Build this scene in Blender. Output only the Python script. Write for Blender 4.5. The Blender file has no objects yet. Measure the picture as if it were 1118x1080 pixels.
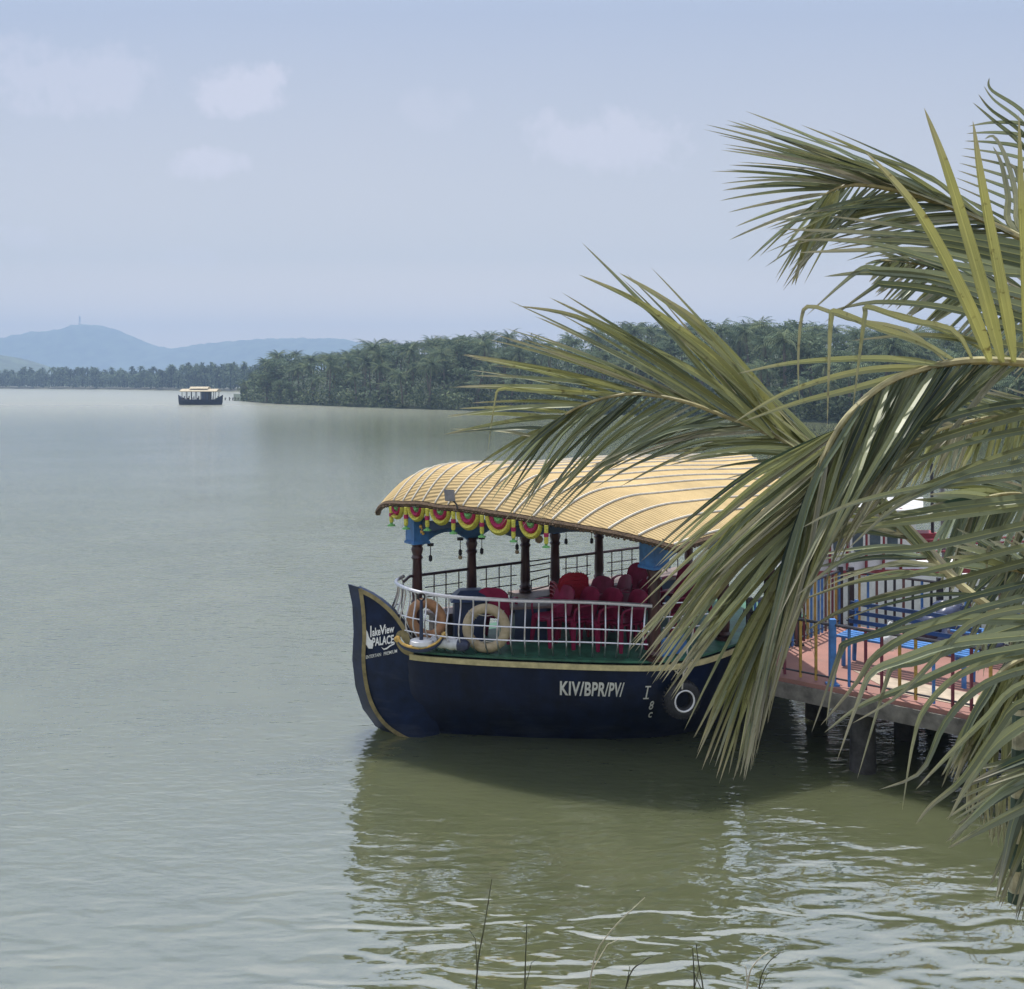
import bpy, bmesh, math, random
from mathutils import Vector, Matrix
R = math.radians
random.seed(7)
scene = bpy.context.scene
COL = scene.collection
F = 1118.0; CX = 559.0; HY = 415.0; CH = 5.4      # focal length, optical axis and horizon in photo pixels; camera height

# ---------------------------------------------------------------- camera
cam_d = bpy.data.cameras.new('camera'); cam = bpy.data.objects.new('camera', cam_d); COL.objects.link(cam)
cam.location = (0, 0, CH); cam.rotation_euler = (R(90), 0, 0)
cam_d.sensor_width = 36; cam_d.lens = 36 * F / 1118; cam_d.shift_y = -(540 - HY) / 1118
cam_d.clip_start = 0.1; cam_d.clip_end = 20000
scene.camera = cam

# ---------------------------------------------------------------- light, sky, exposure
SUN_EL, SUN_AZ = R(71), R(-12)       # azimuth from +Y towards +X
sd = bpy.data.lights.new('sun', 'SUN'); so = bpy.data.objects.new('sun', sd); COL.objects.link(so)
sd.energy = 4.6; sd.angle = R(0.6); sd.color = (1.0, 0.95, 0.86)
sdir = Vector((math.sin(SUN_AZ) * math.cos(SUN_EL), math.cos(SUN_AZ) * math.cos(SUN_EL), math.sin(SUN_EL)))
so.rotation_euler = sdir.to_track_quat('Z', 'Y').to_euler(); so.location = (0, 0, 300)
scene.view_settings.view_transform = 'Standard'
scene.view_settings.look = 'None'
scene.view_settings.exposure = 0.3; scene.view_settings.gamma = 1.0
scene.cycles.use_denoising = True
scene.cycles.max_bounces = 8; scene.cycles.volume_bounces = 1; scene.cycles.transparent_max_bounces = 12
scene.cycles.caustics_reflective = False; scene.cycles.caustics_refractive = False

w = bpy.data.worlds.new('World'); scene.world = w; w.use_nodes = True
nt = w.node_tree; N = nt.nodes; L = nt.links
for n in list(N): N.remove(n)
def nd(tree, kind, **kw):
    n = tree.nodes.new(kind)
    for k, v in kw.items(): setattr(n, k, v)
    return n
def setin(n, **kw):
    for k, v in kw.items(): n.inputs[k.replace('_', ' ')].default_value = v
def math_n(tree, op, a, b=None, clamp=False):
    n = tree.nodes.new('ShaderNodeMath'); n.operation = op; n.use_clamp = clamp
    for i, v in enumerate((a, b)):
        if v is None: continue
        if isinstance(v, (int, float)): n.inputs[i].default_value = v
        else: tree.links.new(v, n.inputs[i])
    return n.outputs[0]
sky = nd(nt, 'ShaderNodeTexSky', sky_type='NISHITA', sun_disc=False, sun_elevation=SUN_EL, sun_rotation=SUN_AZ,
         altitude=0, air_density=1.0, dust_density=3.0, ozone_density=1.0)
tc = nd(nt, 'ShaderNodeTexCoord'); sep = nd(nt, 'ShaderNodeSeparateXYZ'); L.new(tc.outputs['Generated'], sep.inputs[0])
yy = math_n(nt, 'MAXIMUM', math_n(nt, 'ABSOLUTE', sep.outputs['Y']), 0.02)
U = math_n(nt, 'DIVIDE', sep.outputs['X'], yy); V = math_n(nt, 'DIVIDE', sep.outputs['Z'], yy)
cn = nd(nt, 'ShaderNodeTexNoise'); setin(cn, Scale=19.0, Detail=8.0, Roughness=0.62); L.new(tc.outputs['Generated'], cn.inputs['Vector'])
cn2 = nd(nt, 'ShaderNodeTexNoise'); setin(cn2, Scale=2.2, Detail=3.0, Roughness=0.5); L.new(tc.outputs['Generated'], cn2.inputs['Vector'])
tot = None
for (px, py, a, b, s) in ((262, 98, 62, 34, .95), (240, 92, 40, 26, .5), (220, 180, 64, 22, .9), (75, 80, 120, 50, .55), (650, 152, 105, 42, .75),
                          (15, 260, 45, 16, .35), (480, 120, 50, 25, .25), (210, 282, 40, 14, .25)):
    du = math_n(nt, 'DIVIDE', math_n(nt, 'SUBTRACT', U, (px - CX) / F), a / F)
    dv = math_n(nt, 'DIVIDE', math_n(nt, 'SUBTRACT', V, (HY - py) / F), b / F)
    g = math_n(nt, 'SUBTRACT', 1.0, math_n(nt, 'ADD', math_n(nt, 'MULTIPLY', du, du), math_n(nt, 'MULTIPLY', dv, dv)))
    g = math_n(nt, 'ADD', g, math_n(nt, 'MULTIPLY', math_n(nt, 'SUBTRACT', cn.outputs['Fac'], 0.54), 4.2))
    g = math_n(nt, 'MULTIPLY', math_n(nt, 'MULTIPLY', g, 1.5, True), s)
    tot = g if tot is None else math_n(nt, 'MAXIMUM', tot, g)
hz = nd(nt, 'ShaderNodeMix', data_type='RGBA', blend_type='MIX')     # thin high cloud veiling a hazy sky
vr = nd(nt, 'ShaderNodeValToRGB'); L.new(math_n(nt, 'MULTIPLY', V, 1.0, True), vr.inputs[0]); L.new(vr.outputs[0], hz.inputs['B'])
vr.color_ramp.elements[0].position = 0; vr.color_ramp.elements[0].color = (15.0, 11.6, 8.4, 1)
vr.color_ramp.elements[1].position = .12; vr.color_ramp.elements[1].color = (6.6, 6.25, 6.0, 1)
e_ = vr.color_ramp.elements.new(.36); e_.color = (4.05, 4.58, 5.8, 1); e2_ = vr.color_ramp.elements.new(.48); e2_.color = (5.5, 6.3, 8.0, 1); e3_ = vr.color_ramp.elements.new(.95); e3_.color = (8.4, 8.9, 10.0, 1)
L.new(math_n(nt, 'ADD', 0.72, math_n(nt, 'MULTIPLY', cn2.outputs['Fac'], 0.2)), hz.inputs['Factor'])
L.new(sky.outputs[0], hz.inputs['A'])
cm = nd(nt, 'ShaderNodeMix', data_type='RGBA', blend_type='MIX'); cm.inputs['B'].default_value = (6.9, 6.7, 7.6, 1)
L.new(hz.outputs['Result'], cm.inputs['A']); L.new(math_n(nt, 'MULTIPLY', tot, 0.5), cm.inputs['Factor'])
bg = nd(nt, 'ShaderNodeBackground'); setin(bg, Strength=0.1); L.new(cm.outputs['Result'], bg.inputs['Color'])
wo = nd(nt, 'ShaderNodeOutputWorld'); L.new(bg.outputs[0], wo.inputs['Surface'])

# ---------------------------------------------------------------- helpers
def P(px, py, Y):                       # photo pixel seen at distance Y -> world point
    return Vector(((px - CX) / F * Y, Y, CH - (py - HY) / F * Y))
def PZ(px, py, z):                      # photo pixel at known height z -> world point
    return P(px, py, (CH - z) * F / (py - HY))
def lerp(a, b, t): return a + (b - a) * t
def interp(keys, x):                    # piecewise linear, keys sorted by first entry
    if x <= keys[0][0]: return keys[0][1]
    for (x0, y0), (x1, y1) in zip(keys, keys[1:]):
        if x <= x1: return lerp(y0, y1, (x - x0) / (x1 - x0))
    return keys[-1][1]
def catmull(pts, n):                    # resample a polyline smoothly to n points
    m = len(pts); out = []
    for i in range(n):
        t = i * (m - 1) / (n - 1); k = min(int(t), m - 2); f = t - k
        p0, p1, p2, p3 = pts[max(k - 1, 0)], pts[k], pts[k + 1], pts[min(k + 2, m - 1)]
        out.append(0.5 * ((2 * p1) + (p2 - p0) * f + (2 * p0 - 5 * p1 + 4 * p2 - p3) * f * f + (3 * p1 - p0 - 3 * p2 + p3) * f ** 3))
    return out

class MB:
    def __init__(s): s.v = []; s.f = []; s.uv = []; s.c = []; s.useuv = False
    def add(s, p, uv=(0, 0), c=(0, 0, 0)):
        s.v.append(Vector(p)); s.uv.append(uv); s.c.append(c); return len(s.v) - 1
    def face(s, *i): s.f.append(tuple(i))
    def hexa(s, p):                     # 8 corners: bottom 4 ccw, top 4 ccw
        b = len(s.v)
        for q in p: s.add(q)
        for f in ((3, 2, 1, 0), (4, 5, 6, 7), (0, 1, 5, 4), (1, 2, 6, 5), (2, 3, 7, 6), (3, 0, 4, 7)): s.face(*[b + i for i in f])
    def box(s, c, size, rz=0, ux=None):
        c = Vector(c); x = Vector((math.cos(rz), math.sin(rz), 0)) if ux is None else Vector(ux).normalized()
        y = Vector((-x.y, x.x, 0)); z = Vector((0, 0, 1)); a, b, h = size[0] / 2, size[1] / 2, size[2] / 2
        s.hexa([c + x * i * a + y * j * b + z * k * h for k in (-1, 1) for i, j in ((-1, -1), (1, -1), (1, 1), (-1, 1))])
    def bar(s, p, q, wd, ht, up=(0, 0, 1)):
        p = Vector(p); q = Vector(q); t = (q - p).normalized(); up = Vector(up)
        x = t.cross(up)
        if x.length < 1e-4: x = t.cross(Vector((1, 0, 0)))
        x.normalize(); y = x.cross(t)
        s.hexa([o + x * i * wd / 2 + y * j * ht / 2 for o in (p, q) for i, j in ((-1, -1), (1, -1), (1, 1), (-1, 1))])
    def tube(s, pts, r, n=6, closed=False):
        pts = [Vector(p) for p in pts]; m = len(pts); rings = []; px = None
        for i, p in enumerate(pts):
            t = (pts[(i + 1) % m] - pts[i - 1]) if closed else (pts[min(i + 1, m - 1)] - pts[max(i - 1, 0)])
            t.normalize()
            if px is None:
                px = t.cross(Vector((0, 0, 1)))
                if px.length < 1e-3: px = t.cross(Vector((0, 1, 0)))
            px = (px - t * px.dot(t)).normalized(); py = t.cross(px)
            rr = r[i] if isinstance(r, (list, tuple)) else r
            rings.append([s.add(p + (px * math.cos(a) + py * math.sin(a)) * rr, (i / max(m - 1, 1), a / 6.283)) for a in [6.2832 * k / n for k in range(n)]])
        for i in range(m if closed else m - 1):
            A, B = rings[i], rings[(i + 1) % m]
            for k in range(n): s.face(A[k], A[(k + 1) % n], B[(k + 1) % n], B[k])
        if not closed: s.face(*rings[0][::-1]); s.face(*rings[-1])
    def lathe(s, base, prof, n=14):     # profile (radius, height)
        base = Vector(base); rings = [[s.add(base + Vector((r * math.cos(a), r * math.sin(a), h))) for a in [6.2832 * k / n for k in range(n)]] for r, h in prof]
        for A, B in zip(rings, rings[1:]):
            for k in range(n): s.face(A[k], A[(k + 1) % n], B[(k + 1) % n], B[k])
        s.face(*rings[0][::-1]); s.face(*rings[-1])
    def loft(s, rings, closed=True, caps=False):
        ids = [[s.add(p) for p in r] for r in rings]; n = len(ids[0])
        for A, B in zip(ids, ids[1:]):
            for k in range(n if closed else n - 1): s.face(A[k], A[(k + 1) % n], B[(k + 1) % n], B[k])
        if caps: s.face(*ids[0][::-1]); s.face(*ids[-1])
    def prism(s, poly, vec):            # polygon (3D points) extruded by vec
        vec = Vector(vec); a = [s.add(p) for p in poly]; b = [s.add(Vector(p) + vec) for p in poly]; n = len(poly)
        s.face(*a); s.face(*b[::-1])
        for k in range(n): s.face(a[k], b[k], b[(k + 1) % n], a[(k + 1) % n])
    def torus(s, c, x, y, R1, r, n=28, m=10):
        c = Vector(c); x = Vector(x).normalized(); y = Vector(y).normalized()
        s.tube([c + (x * math.cos(a) + y * math.sin(a)) * R1 for a in [6.2832 * k / n for k in range(n)]], r, m, True)
    def grid(s, fn, nu, nv, uvfn=None):
        ids = [[s.add(fn(i / nu, j / nv), uvfn(i / nu, j / nv) if uvfn else (i / nu, j / nv)) for j in range(nv + 1)] for i in range(nu + 1)]
        for i in range(nu):
            for j in range(nv): s.face(ids[i][j], ids[i + 1][j], ids[i + 1][j + 1], ids[i][j + 1])
    def blob(s, c, rad, n=10, m=14, jit=.1, rnd=random):
        c = Vector(c); ph = [rnd.uniform(0, 6.28) for _ in range(6)]
        def fn(u, v):
            th = math.pi * u; a = 6.2832 * v
            k = 1 + jit * (math.sin(3 * a + ph[0]) * math.sin(th * 2 + ph[1]) + .7 * math.sin(5 * th + ph[2] + 2 * a) + .5 * math.sin(7 * a + 4 * th + ph[3])) * math.sin(th)
            return c + Vector((rad[0] * math.sin(th) * math.cos(a), rad[1] * math.sin(th) * math.sin(a), rad[2] * math.cos(th))) * k
        s.grid(fn, n, m)
    def mesh(s, name, off, smooth=False, attr=False):
        me = bpy.data.meshes.new(name); me.from_pydata([v - off for v in s.v], [], s.f)
        if attr or s.useuv:
            uvl = me.uv_layers.new(name='UVMap'); vi = [0] * len(me.loops); me.loops.foreach_get('vertex_index', vi)
            flat = []
            for i in vi: flat += s.uv[i]
            uvl.data.foreach_set('uv', flat)
        if attr:
            ca = me.color_attributes.new('vary', 'FLOAT_COLOR', 'POINT'); flat = []
            for c in s.c: flat += [c[0], c[1], c[2], 1]
            ca.data.foreach_set('color', flat)
        if smooth is True: me.polygons.foreach_set('use_smooth', [True] * len(me.polygons))
        me.update(); return me

def fix(o, angle=None):
    bm = bmesh.new(); bm.from_mesh(o.data); bmesh.ops.recalc_face_normals(bm, faces=bm.faces); bm.to_mesh(o.data); bm.free()
    if angle:
        o.data.polygons.foreach_set('use_smooth', [True] * len(o.data.polygons)); o.data.set_sharp_from_angle(angle=R(angle))
def root(name, label, cat, loc, group=None):
    o = bpy.data.objects.new(name, None); COL.objects.link(o); o.location = loc; o.empty_display_size = .2
    o['label'] = label; o['category'] = cat
    if group: o['group'] = group
    return o
def base_of(o):
    while o.parent: o = o.parent
    return Vector(o.location)
def part(mb, name, m, parent, smooth=40, attr=False, label=None):
    o = bpy.data.objects.new(name, mb.mesh(name, base_of(parent), False, attr)); COL.objects.link(o); o.parent = parent
    o.data.materials.append(m)
    if not attr: fix(o, smooth)
    elif smooth: o.data.polygons.foreach_set('use_smooth', [True] * len(o.data.polygons))
    if label: o['label'] = label
    return o
def single(mb, name, m, loc, label=None, cat=None, group=None, kind=None, smooth=40, attr=False):
    loc = Vector(loc); o = bpy.data.objects.new(name, mb.mesh(name, loc, False, attr)); COL.objects.link(o); o.location = loc
    o.data.materials.append(m)
    if not attr: fix(o, smooth)
    if label: o['label'] = label
    if cat: o['category'] = cat
    if group: o['group'] = group
    if kind: o['kind'] = kind
    return o
def dup(r, loc, rz=0, sc=1, label=None):
    kids = [(c, list(c.children)) for c in r.children]
    q = r.copy(); COL.objects.link(q); q.location = loc; q.rotation_euler = (0, 0, rz); q.scale = (sc,) * 3 if not isinstance(sc, tuple) else sc
    if label: q['label'] = label
    for c, gk in kids:
        d = c.copy(); COL.objects.link(d); d.parent = q
        for g in gk:
            e = g.copy(); COL.objects.link(e); e.parent = d
    return q

# ---------------------------------------------------------------- materials
def mat(name, col, rough=.6, var=.12, scale=6.0, bump=0.0, metal=0.0, coord='Object', detail=5.0, stretch=None, col2=None, spec=.5, scuff=None):
    m = bpy.data.materials.new(name); m.use_nodes = True; t = m.node_tree; b = t.nodes['Principled BSDF']
    setin(b, Roughness=rough, Metallic=metal); b.inputs['Specular IOR Level'].default_value = spec
    c = nd(t, 'ShaderNodeTexCoord'); n = nd(t, 'ShaderNodeTexNoise'); setin(n, Scale=scale, Detail=detail, Roughness=.62)
    src = c.outputs[coord]
    if stretch:
        mp = nd(t, 'ShaderNodeMapping'); mp.inputs['Scale'].default_value = stretch; t.links.new(src, mp.inputs[0]); src = mp.outputs[0]
    t.links.new(src, n.inputs['Vector'])
    r = nd(t, 'ShaderNodeValToRGB'); t.links.new(n.outputs['Fac'], r.inputs[0])
    a = [max(0, x * (1 - var * 2)) for x in col] if col2 is None else list(col2)
    e = [min(1, x * (1 + var * 2)) for x in col] if col2 is None else list(col)
    r.color_ramp.elements[0].position = .3; r.color_ramp.elements[1].position = .7
    r.color_ramp.elements[0].color = a + [1]; r.color_ramp.elements[1].color = e + [1]
    t.links.new(r.outputs[0], b.inputs['Base Color'])
    if scuff:
        s2 = nd(t, 'ShaderNodeTexNoise'); setin(s2, Scale=2.6, Detail=9.0, Roughness=.72); m2 = nd(t, 'ShaderNodeMapping'); m2.inputs['Scale'].default_value = (.55, .55, 2.4); t.links.new(c.outputs['Object'], m2.inputs[0]); t.links.new(m2.outputs[0], s2.inputs['Vector'])
        sz = nd(t, 'ShaderNodeSeparateXYZ'); t.links.new(c.outputs['Object'], sz.inputs[0])
        low = math_n(t, 'MULTIPLY', math_n(t, 'SUBTRACT', .5, sz.outputs['Z']), .3, False)
        f2 = math_n(t, 'MULTIPLY', math_n(t, 'ADD', math_n(t, 'SUBTRACT', s2.outputs['Fac'], .57), math_n(t, 'MAXIMUM', low, 0.0)), 5.0, True)
        mx = nd(t, 'ShaderNodeMix', data_type='RGBA'); mx.inputs['B'].default_value = tuple(scuff) + (1,); t.links.new(math_n(t, 'MULTIPLY', f2, .55), mx.inputs['Factor']); t.links.new(r.outputs[0], mx.inputs['A']); t.links.new(mx.outputs['Result'], b.inputs['Base Color'])
    if bump:
        bp = nd(t, 'ShaderNodeBump'); setin(bp, Strength=bump, Distance=.02); t.links.new(n.outputs['Fac'], bp.inputs['Height']); t.links.new(bp.outputs[0], b.inputs['Normal'])
    return m
M = {}
M['hull'] = mat('navy_hull_paint', (.0055, .0115, .038), .4, .3, 3.0, .12, stretch=(1, 1, .35), spec=.22, scuff=(.05, .062, .09))
M['blade'] = mat('navy_prow_paint', (.007, .016, .05), .42, .25, 4.0, .08, spec=.22, scuff=(.05, .06, .09))
M['tan'] = mat('tan_trim', (.26, .21, .10), .6, .2, 9)
M['cream'] = mat('cream_rub_rail', (.52, .45, .24), .5, .15, 7)
M['green'] = mat('green_deck_paint', (.03, .12, .075), .55, .25, 5, .1, scuff=(.10, .12, .10))
M['white'] = mat('white_paint', (.78, .78, .8), .5, .05, 10)
M['lettering'] = mat('white_lettering', (.9, .9, .92), .6, .05, 30)
M['steel'] = mat('stainless_rail', (.62, .62, .64), .3, .06, 20, metal=.85)
M['darkrail'] = mat('dark_rail_paint', (.045, .025, .03), .4, .2, 12)
M['post'] = mat('dark_turned_wood', (.05, .018, .017), .32, .3, 9, .05, stretch=(1, 1, .2))
M['blue'] = mat('blue_beam_paint', (.035, .16, .42), .45, .2, 5, .05)
M['blue2'] = mat('blue_metal_paint', (.05, .165, .42), .45, .2, 6)
M['bluedark'] = mat('deep_blue_paint', (.02, .05, .13), .45, .2, 6)
M['navy'] = mat('navy_cabinet_paint', (.02, .035, .085), .45, .2, 5)
M['fringe'] = mat('brown_thatch_edge', (.085, .055, .032), .85, .35, 40, .5)
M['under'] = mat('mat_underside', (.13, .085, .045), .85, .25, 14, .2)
M['rib'] = mat('white_rope_band', (.58, .55, .48), .7, .1, 20)
M['maroon'] = mat('maroon_plastic', (.25, .02, .065), .45, .15, 5, spec=.15)
M['red'] = mat('red_plastic', (.34, .016, .035), .42, .1, 5, spec=.35)
M['buoy'] = mat('weathered_cream_foam', (.62, .52, .36), .7, .12, 9, .15, col2=(.42, .33, .2))
M['orange'] = mat('orange_foam', (.46, .24, .12), .65, .15, 6, .1)
M['gold'] = mat('gold_paint', (.62, .40, .12), .35, .2, 12, metal=.6)
M['black'] = mat('black_rubber', (.014, .014, .016), .6, .3, 20, .15)
M['rope'] = mat('pale_rope', (.5, .47, .4), .85, .2, 60, .3)
M['tarp'] = mat('white_tarpaulin', (.62, .64, .68), .55, .1, 6, .2)
M['tarpd'] = mat('navy_tarpaulin', (.03, .04, .085), .35, .3, 5, .5)
M['tabletop'] = mat('grey_brown_top', (.16, .12, .11), .55, .2, 7)
M['gyellow'] = mat('yellow_garland_flowers', (.62, .60, .10), .8, .2, 45, .8)
M['gmaroon'] = mat('crimson_garland_flowers', (.38, .02, .10), .8, .25, 45, .8)
M['ggreen'] = mat('green_garland_flowers', (.16, .42, .14), .8, .2, 45, .8)
M['lamp'] = mat('grey_lamp_housing', (.17, .17, .18), .5, .1, 10)
M['deckpink'] = mat('faded_pink_deck_paint', (.31, .15, .125), .8, .2, 1.6, .15, col2=(.21, .108, .09), scuff=(.20, .15, .13))
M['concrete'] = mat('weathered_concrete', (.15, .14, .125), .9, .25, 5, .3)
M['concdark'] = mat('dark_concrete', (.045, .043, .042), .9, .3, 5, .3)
M['brownbar'] = mat('brown_bar_paint', (.13, .06, .055), .5, .15, 10)
M['maroonbar'] = mat('maroon_bar_paint', (.13, .022, .045), .5, .15, 10)
M['yellowbar'] = mat('ochre_bar_paint', (.36, .235, .055), .5, .2, 10)
M['blackbar'] = mat('black_rail_paint', (.02, .02, .028), .45, .2, 10)
M['redpaint'] = mat('dark_red_paint', (.22, .025, .04), .5, .15, 8)
M['glass'] = mat('grey_window_glass', (.09, .12, .15), .12, .2, 4)
M['bark'] = mat('palm_bark', (.19, .16, .13), .9, .3, 8, .6, stretch=(1, 1, 5))
M['fartrunk'] = mat('far_trunk', (.12, .10, .085), .9, .2, 3)
M['hill'] = mat('wooded_hill', (.055, .075, .04), .9, .35, .03, 0)
M['bank'] = mat('grassy_earth_bank', (.12, .10, .06), .95, .35, 2.0, .6)
M['farbank'] = mat('pale_far_shore', (.10, .10, .07), .95, .2, .15)
M['plastic'] = mat('white_plastic_film', (.72, .74, .76), .35, .08, 30, .6)
M['bamboo'] = mat('pale_stalk', (.42, .40, .26), .6, .25, 14, .2)
M['palecanopy'] = mat('pale_cream_canopy', (.42, .36, .26), .8, .1, 3)
M['shadowband'] = mat('stalk_shadow_green', (.03, .06, .04), .6, .3, 14)
M['mastm'] = mat('mast_grey_steel', (.3, .3, .32), .5, .1, 3)

# straw matting: fine reed lines across the ribs, soft lengths of different straw
m = bpy.data.materials.new('straw_matting'); m.use_nodes = True; t = m.node_tree; b = t.nodes['Principled BSDF']; setin(b, Roughness=.85)
b.inputs['Specular IOR Level'].default_value = .15
uv = nd(t, 'ShaderNodeUVMap'); wv = nd(t, 'ShaderNodeTexWave', wave_type='BANDS', bands_direction='X'); setin(wv, Scale=7.5, Distortion=.9, Detail=2.0); wv.inputs['Detail Scale'].default_value = 1.5
t.links.new(uv.outputs[0], wv.inputs['Vector'])
r1 = nd(t, 'ShaderNodeValToRGB'); r1.color_ramp.elements[0].position = .0; r1.color_ramp.elements[1].position = .16
r1.color_ramp.elements[0].color = (.42, .32, .165, 1); r1.color_ramp.elements[1].color = (.49, .37, .195, 1); t.links.new(wv.outputs['Fac'], r1.inputs[0])
nz = nd(t, 'ShaderNodeTexNoise'); setin(nz, Scale=1.3, Detail=7.0, Roughness=.7); t.links.new(uv.outputs[0], nz.inputs['Vector'])
mp = nd(t, 'ShaderNodeMapping'); mp.inputs['Scale'].default_value = (60, 4, 1); t.links.new(uv.outputs[0], mp.inputs[0])
nz2 = nd(t, 'ShaderNodeTexNoise'); setin(nz2, Scale=1.0, Detail=3.0); t.links.new(mp.outputs[0], nz2.inputs['Vector'])
hs = nd(t, 'ShaderNodeHueSaturation'); t.links.new(r1.outputs[0], hs.inputs['Color'])
t.links.new(math_n(t, 'ADD', .30, math_n(t, 'ADD', math_n(t, 'MULTIPLY', nz.outputs['Fac'], .92), math_n(t, 'MULTIPLY', nz2.outputs['Fac'], .46))), hs.inputs['Value'])
t.links.new(hs.outputs[0], b.inputs['Base Color'])
bp = nd(t, 'ShaderNodeBump'); setin(bp, Strength=.5, Distance=.012); t.links.new(wv.outputs['Fac'], bp.inputs['Height']); t.links.new(bp.outputs[0], b.inputs['Normal'])
M['straw'] = m

# palm leaf: vary.r = individual tone, vary.g = how yellow, vary.b = how dry; uv.y runs along the leaflet
def leaf_mat(name, dark, light, yellow, dry, spots=True, trans=.35):
    m = bpy.data.materials.new(name); m.use_nodes = True; t = m.node_tree; b = t.nodes['Principled BSDF']; out = t.nodes['Material Output']
    setin(b, Roughness=.42 if spots else .8); b.inputs['Specular IOR Level'].default_value = .5 if spots else .08
    at = nd(t, 'ShaderNodeAttribute', attribute_name='vary'); sp = nd(t, 'ShaderNodeSeparateColor'); t.links.new(at.outputs['Color'], sp.inputs[0])
    uv = nd(t, 'ShaderNodeUVMap'); su = nd(t, 'ShaderNodeSeparateXYZ'); t.links.new(uv.outputs[0], su.inputs[0])
    tc = nd(t, 'ShaderNodeTexCoord'); n1 = nd(t, 'ShaderNodeTexNoise'); setin(n1, Scale=5.0, Detail=4.0); t.links.new(tc.outputs['Object'], n1.inputs['Vector'])
    n2 = nd(t, 'ShaderNodeTexNoise'); setin(n2, Scale=38.0, Detail=3.0); t.links.new(tc.outputs['Object'], n2.inputs['Vector'])
    def mix(f, a, bb):
        x = nd(t, 'ShaderNodeMix', data_type='RGBA')
        if hasattr(f, 'is_linked'): t.links.new(f, x.inputs['Factor'])
        else: x.inputs['Factor'].default_value = f
        for k, v in (('A', a), ('B', bb)):
            if isinstance(v, tuple): x.inputs[k].default_value = v + (1,)
            else: t.links.new(v, x.inputs[k])
        return x.outputs['Result']
    c = mix(sp.outputs['Red'], dark, light)
    fy = math_n(t, 'MULTIPLY', sp.outputs['Green'], math_n(t, 'ADD', .35, math_n(t, 'MULTIPLY', n1.outputs['Fac'], 1.1)), True)
    c = mix(fy, c, yellow)
    edge = math_n(t, 'ABSOLUTE', math_n(t, 'SUBTRACT', su.outputs['X'], .5))
    rib = math_n(t, 'MULTIPLY', math_n(t, 'LESS_THAN', edge, .06), .25)      # pale midrib
    c = mix(rib, c, tuple(min(1, x * 1.5 + .05) for x in yellow))
    tip = math_n(t, 'MULTIPLY', math_n(t, 'SUBTRACT', math_n(t, 'ADD', su.outputs['Y'], math_n(t, 'MULTIPLY', n1.outputs['Fac'], .6)), .96), 3.0, True)
    c = mix(math_n(t, 'MAXIMUM', math_n(t, 'MULTIPLY', tip, .7), sp.outputs['Blue']), c, dry)
    if spots:
        s = math_n(t, 'MULTIPLY', math_n(t, 'SUBTRACT', n2.outputs['Fac'], .62), 9.0, True)
        c = mix(math_n(t, 'MULTIPLY', s, math_n(t, 'ADD', .2, math_n(t, 'MULTIPLY', sp.outputs['Green'], .6))), c, (.06, .035, .015))
    if spots:                            # fine lengthwise veins and streaks
        mv = nd(t, 'ShaderNodeMapping'); mv.inputs['Scale'].default_value = (16, 1.6, 1); t.links.new(uv.outputs[0], mv.inputs[0]); av = nd(t, 'ShaderNodeVectorMath', operation='ADD'); t.links.new(mv.outputs[0], av.inputs[0]); t.links.new(at.outputs['Color'], av.inputs[1])
        n3 = nd(t, 'ShaderNodeTexNoise'); setin(n3, Scale=1.0, Detail=4.0, Roughness=.7); t.links.new(av.outputs[0], n3.inputs['Vector'])
        hv = nd(t, 'ShaderNodeHueSaturation'); t.links.new(c, hv.inputs['Color']); t.links.new(math_n(t, 'ADD', .35, math_n(t, 'MULTIPLY', n3.outputs['Fac'], 1.3)), hv.inputs['Value']); c = hv.outputs[0]
    t.links.new(c, b.inputs['Base Color'])
    tr = nd(t, 'ShaderNodeBsdfTranslucent'); t.links.new(c, tr.inputs['Color'])
    ms = nd(t, 'ShaderNodeMixShader'); ms.inputs[0].default_value = trans
    t.links.new(b.outputs[0], ms.inputs[1]); t.links.new(tr.outputs[0], ms.inputs[2]); t.links.new(ms.outputs[0], out.inputs['Surface'])
    return m
M['leaf'] = leaf_mat('palm_leaflets', (.016, .038, .028), (.27, .325, .225), (.42, .42, .14), (.38, .35, .27), trans=.32)
M['stalk'] = mat('palm_leaf_stalk', (.34, .31, .16), .5, .25, 9, .1)
M['farleaf'] = leaf_mat('far_tree_leaves', (.018, .040, .030), (.13, .185, .12), (.22, .25, .12), (.20, .19, .13), False, .25)

# turbid lake water: body colour plus a wavy mirror surface
m = bpy.data.materials.new('lake_water'); m.use_nodes = True; t = m.node_tree; b = t.nodes['Principled BSDF']
setin(b, Roughness=.02, IOR=3.2); b.inputs['Specular IOR Level'].default_value = .68; b.subsurface_method = 'BURLEY'; b.inputs['Subsurface Weight'].default_value = 1.0; b.inputs['Subsurface Radius'].default_value = (.75, .8, .6); b.inputs['Subsurface Scale'].default_value = 1.0; b.inputs['Base Color'].default_value = (.105, .112, .055, 1)
tc = nd(t, 'ShaderNodeTexCoord')
def wn(scale, st, det=2.0, rough=.5, rz=0, dist=0.0):
    mp = nd(t, 'ShaderNodeMapping'); mp.inputs['Scale'].default_value = st; mp.inputs['Rotation'].default_value = (0, 0, rz); t.links.new(tc.outputs['Object'], mp.inputs[0])
    n = nd(t, 'ShaderNodeTexNoise'); setin(n, Scale=scale, Detail=det, Roughness=rough, Distortion=dist); t.links.new(mp.outputs[0], n.inputs['Vector']); return n.outputs['Fac']
n0 = wn(.11, (1, 1.6, 1), 3.0)                       # wind patches: where the ripples are strong
hA = wn(2.7, (.5, 1.2, 1), 1.0, .4, R(12), .7)
hB = wn(3.3, (.55, 1.3, 1), 2.5, .5, R(-9), .3)
hC = wn(9.0, (.6, 1.3, 1), 2.0, .5, R(17))
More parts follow.
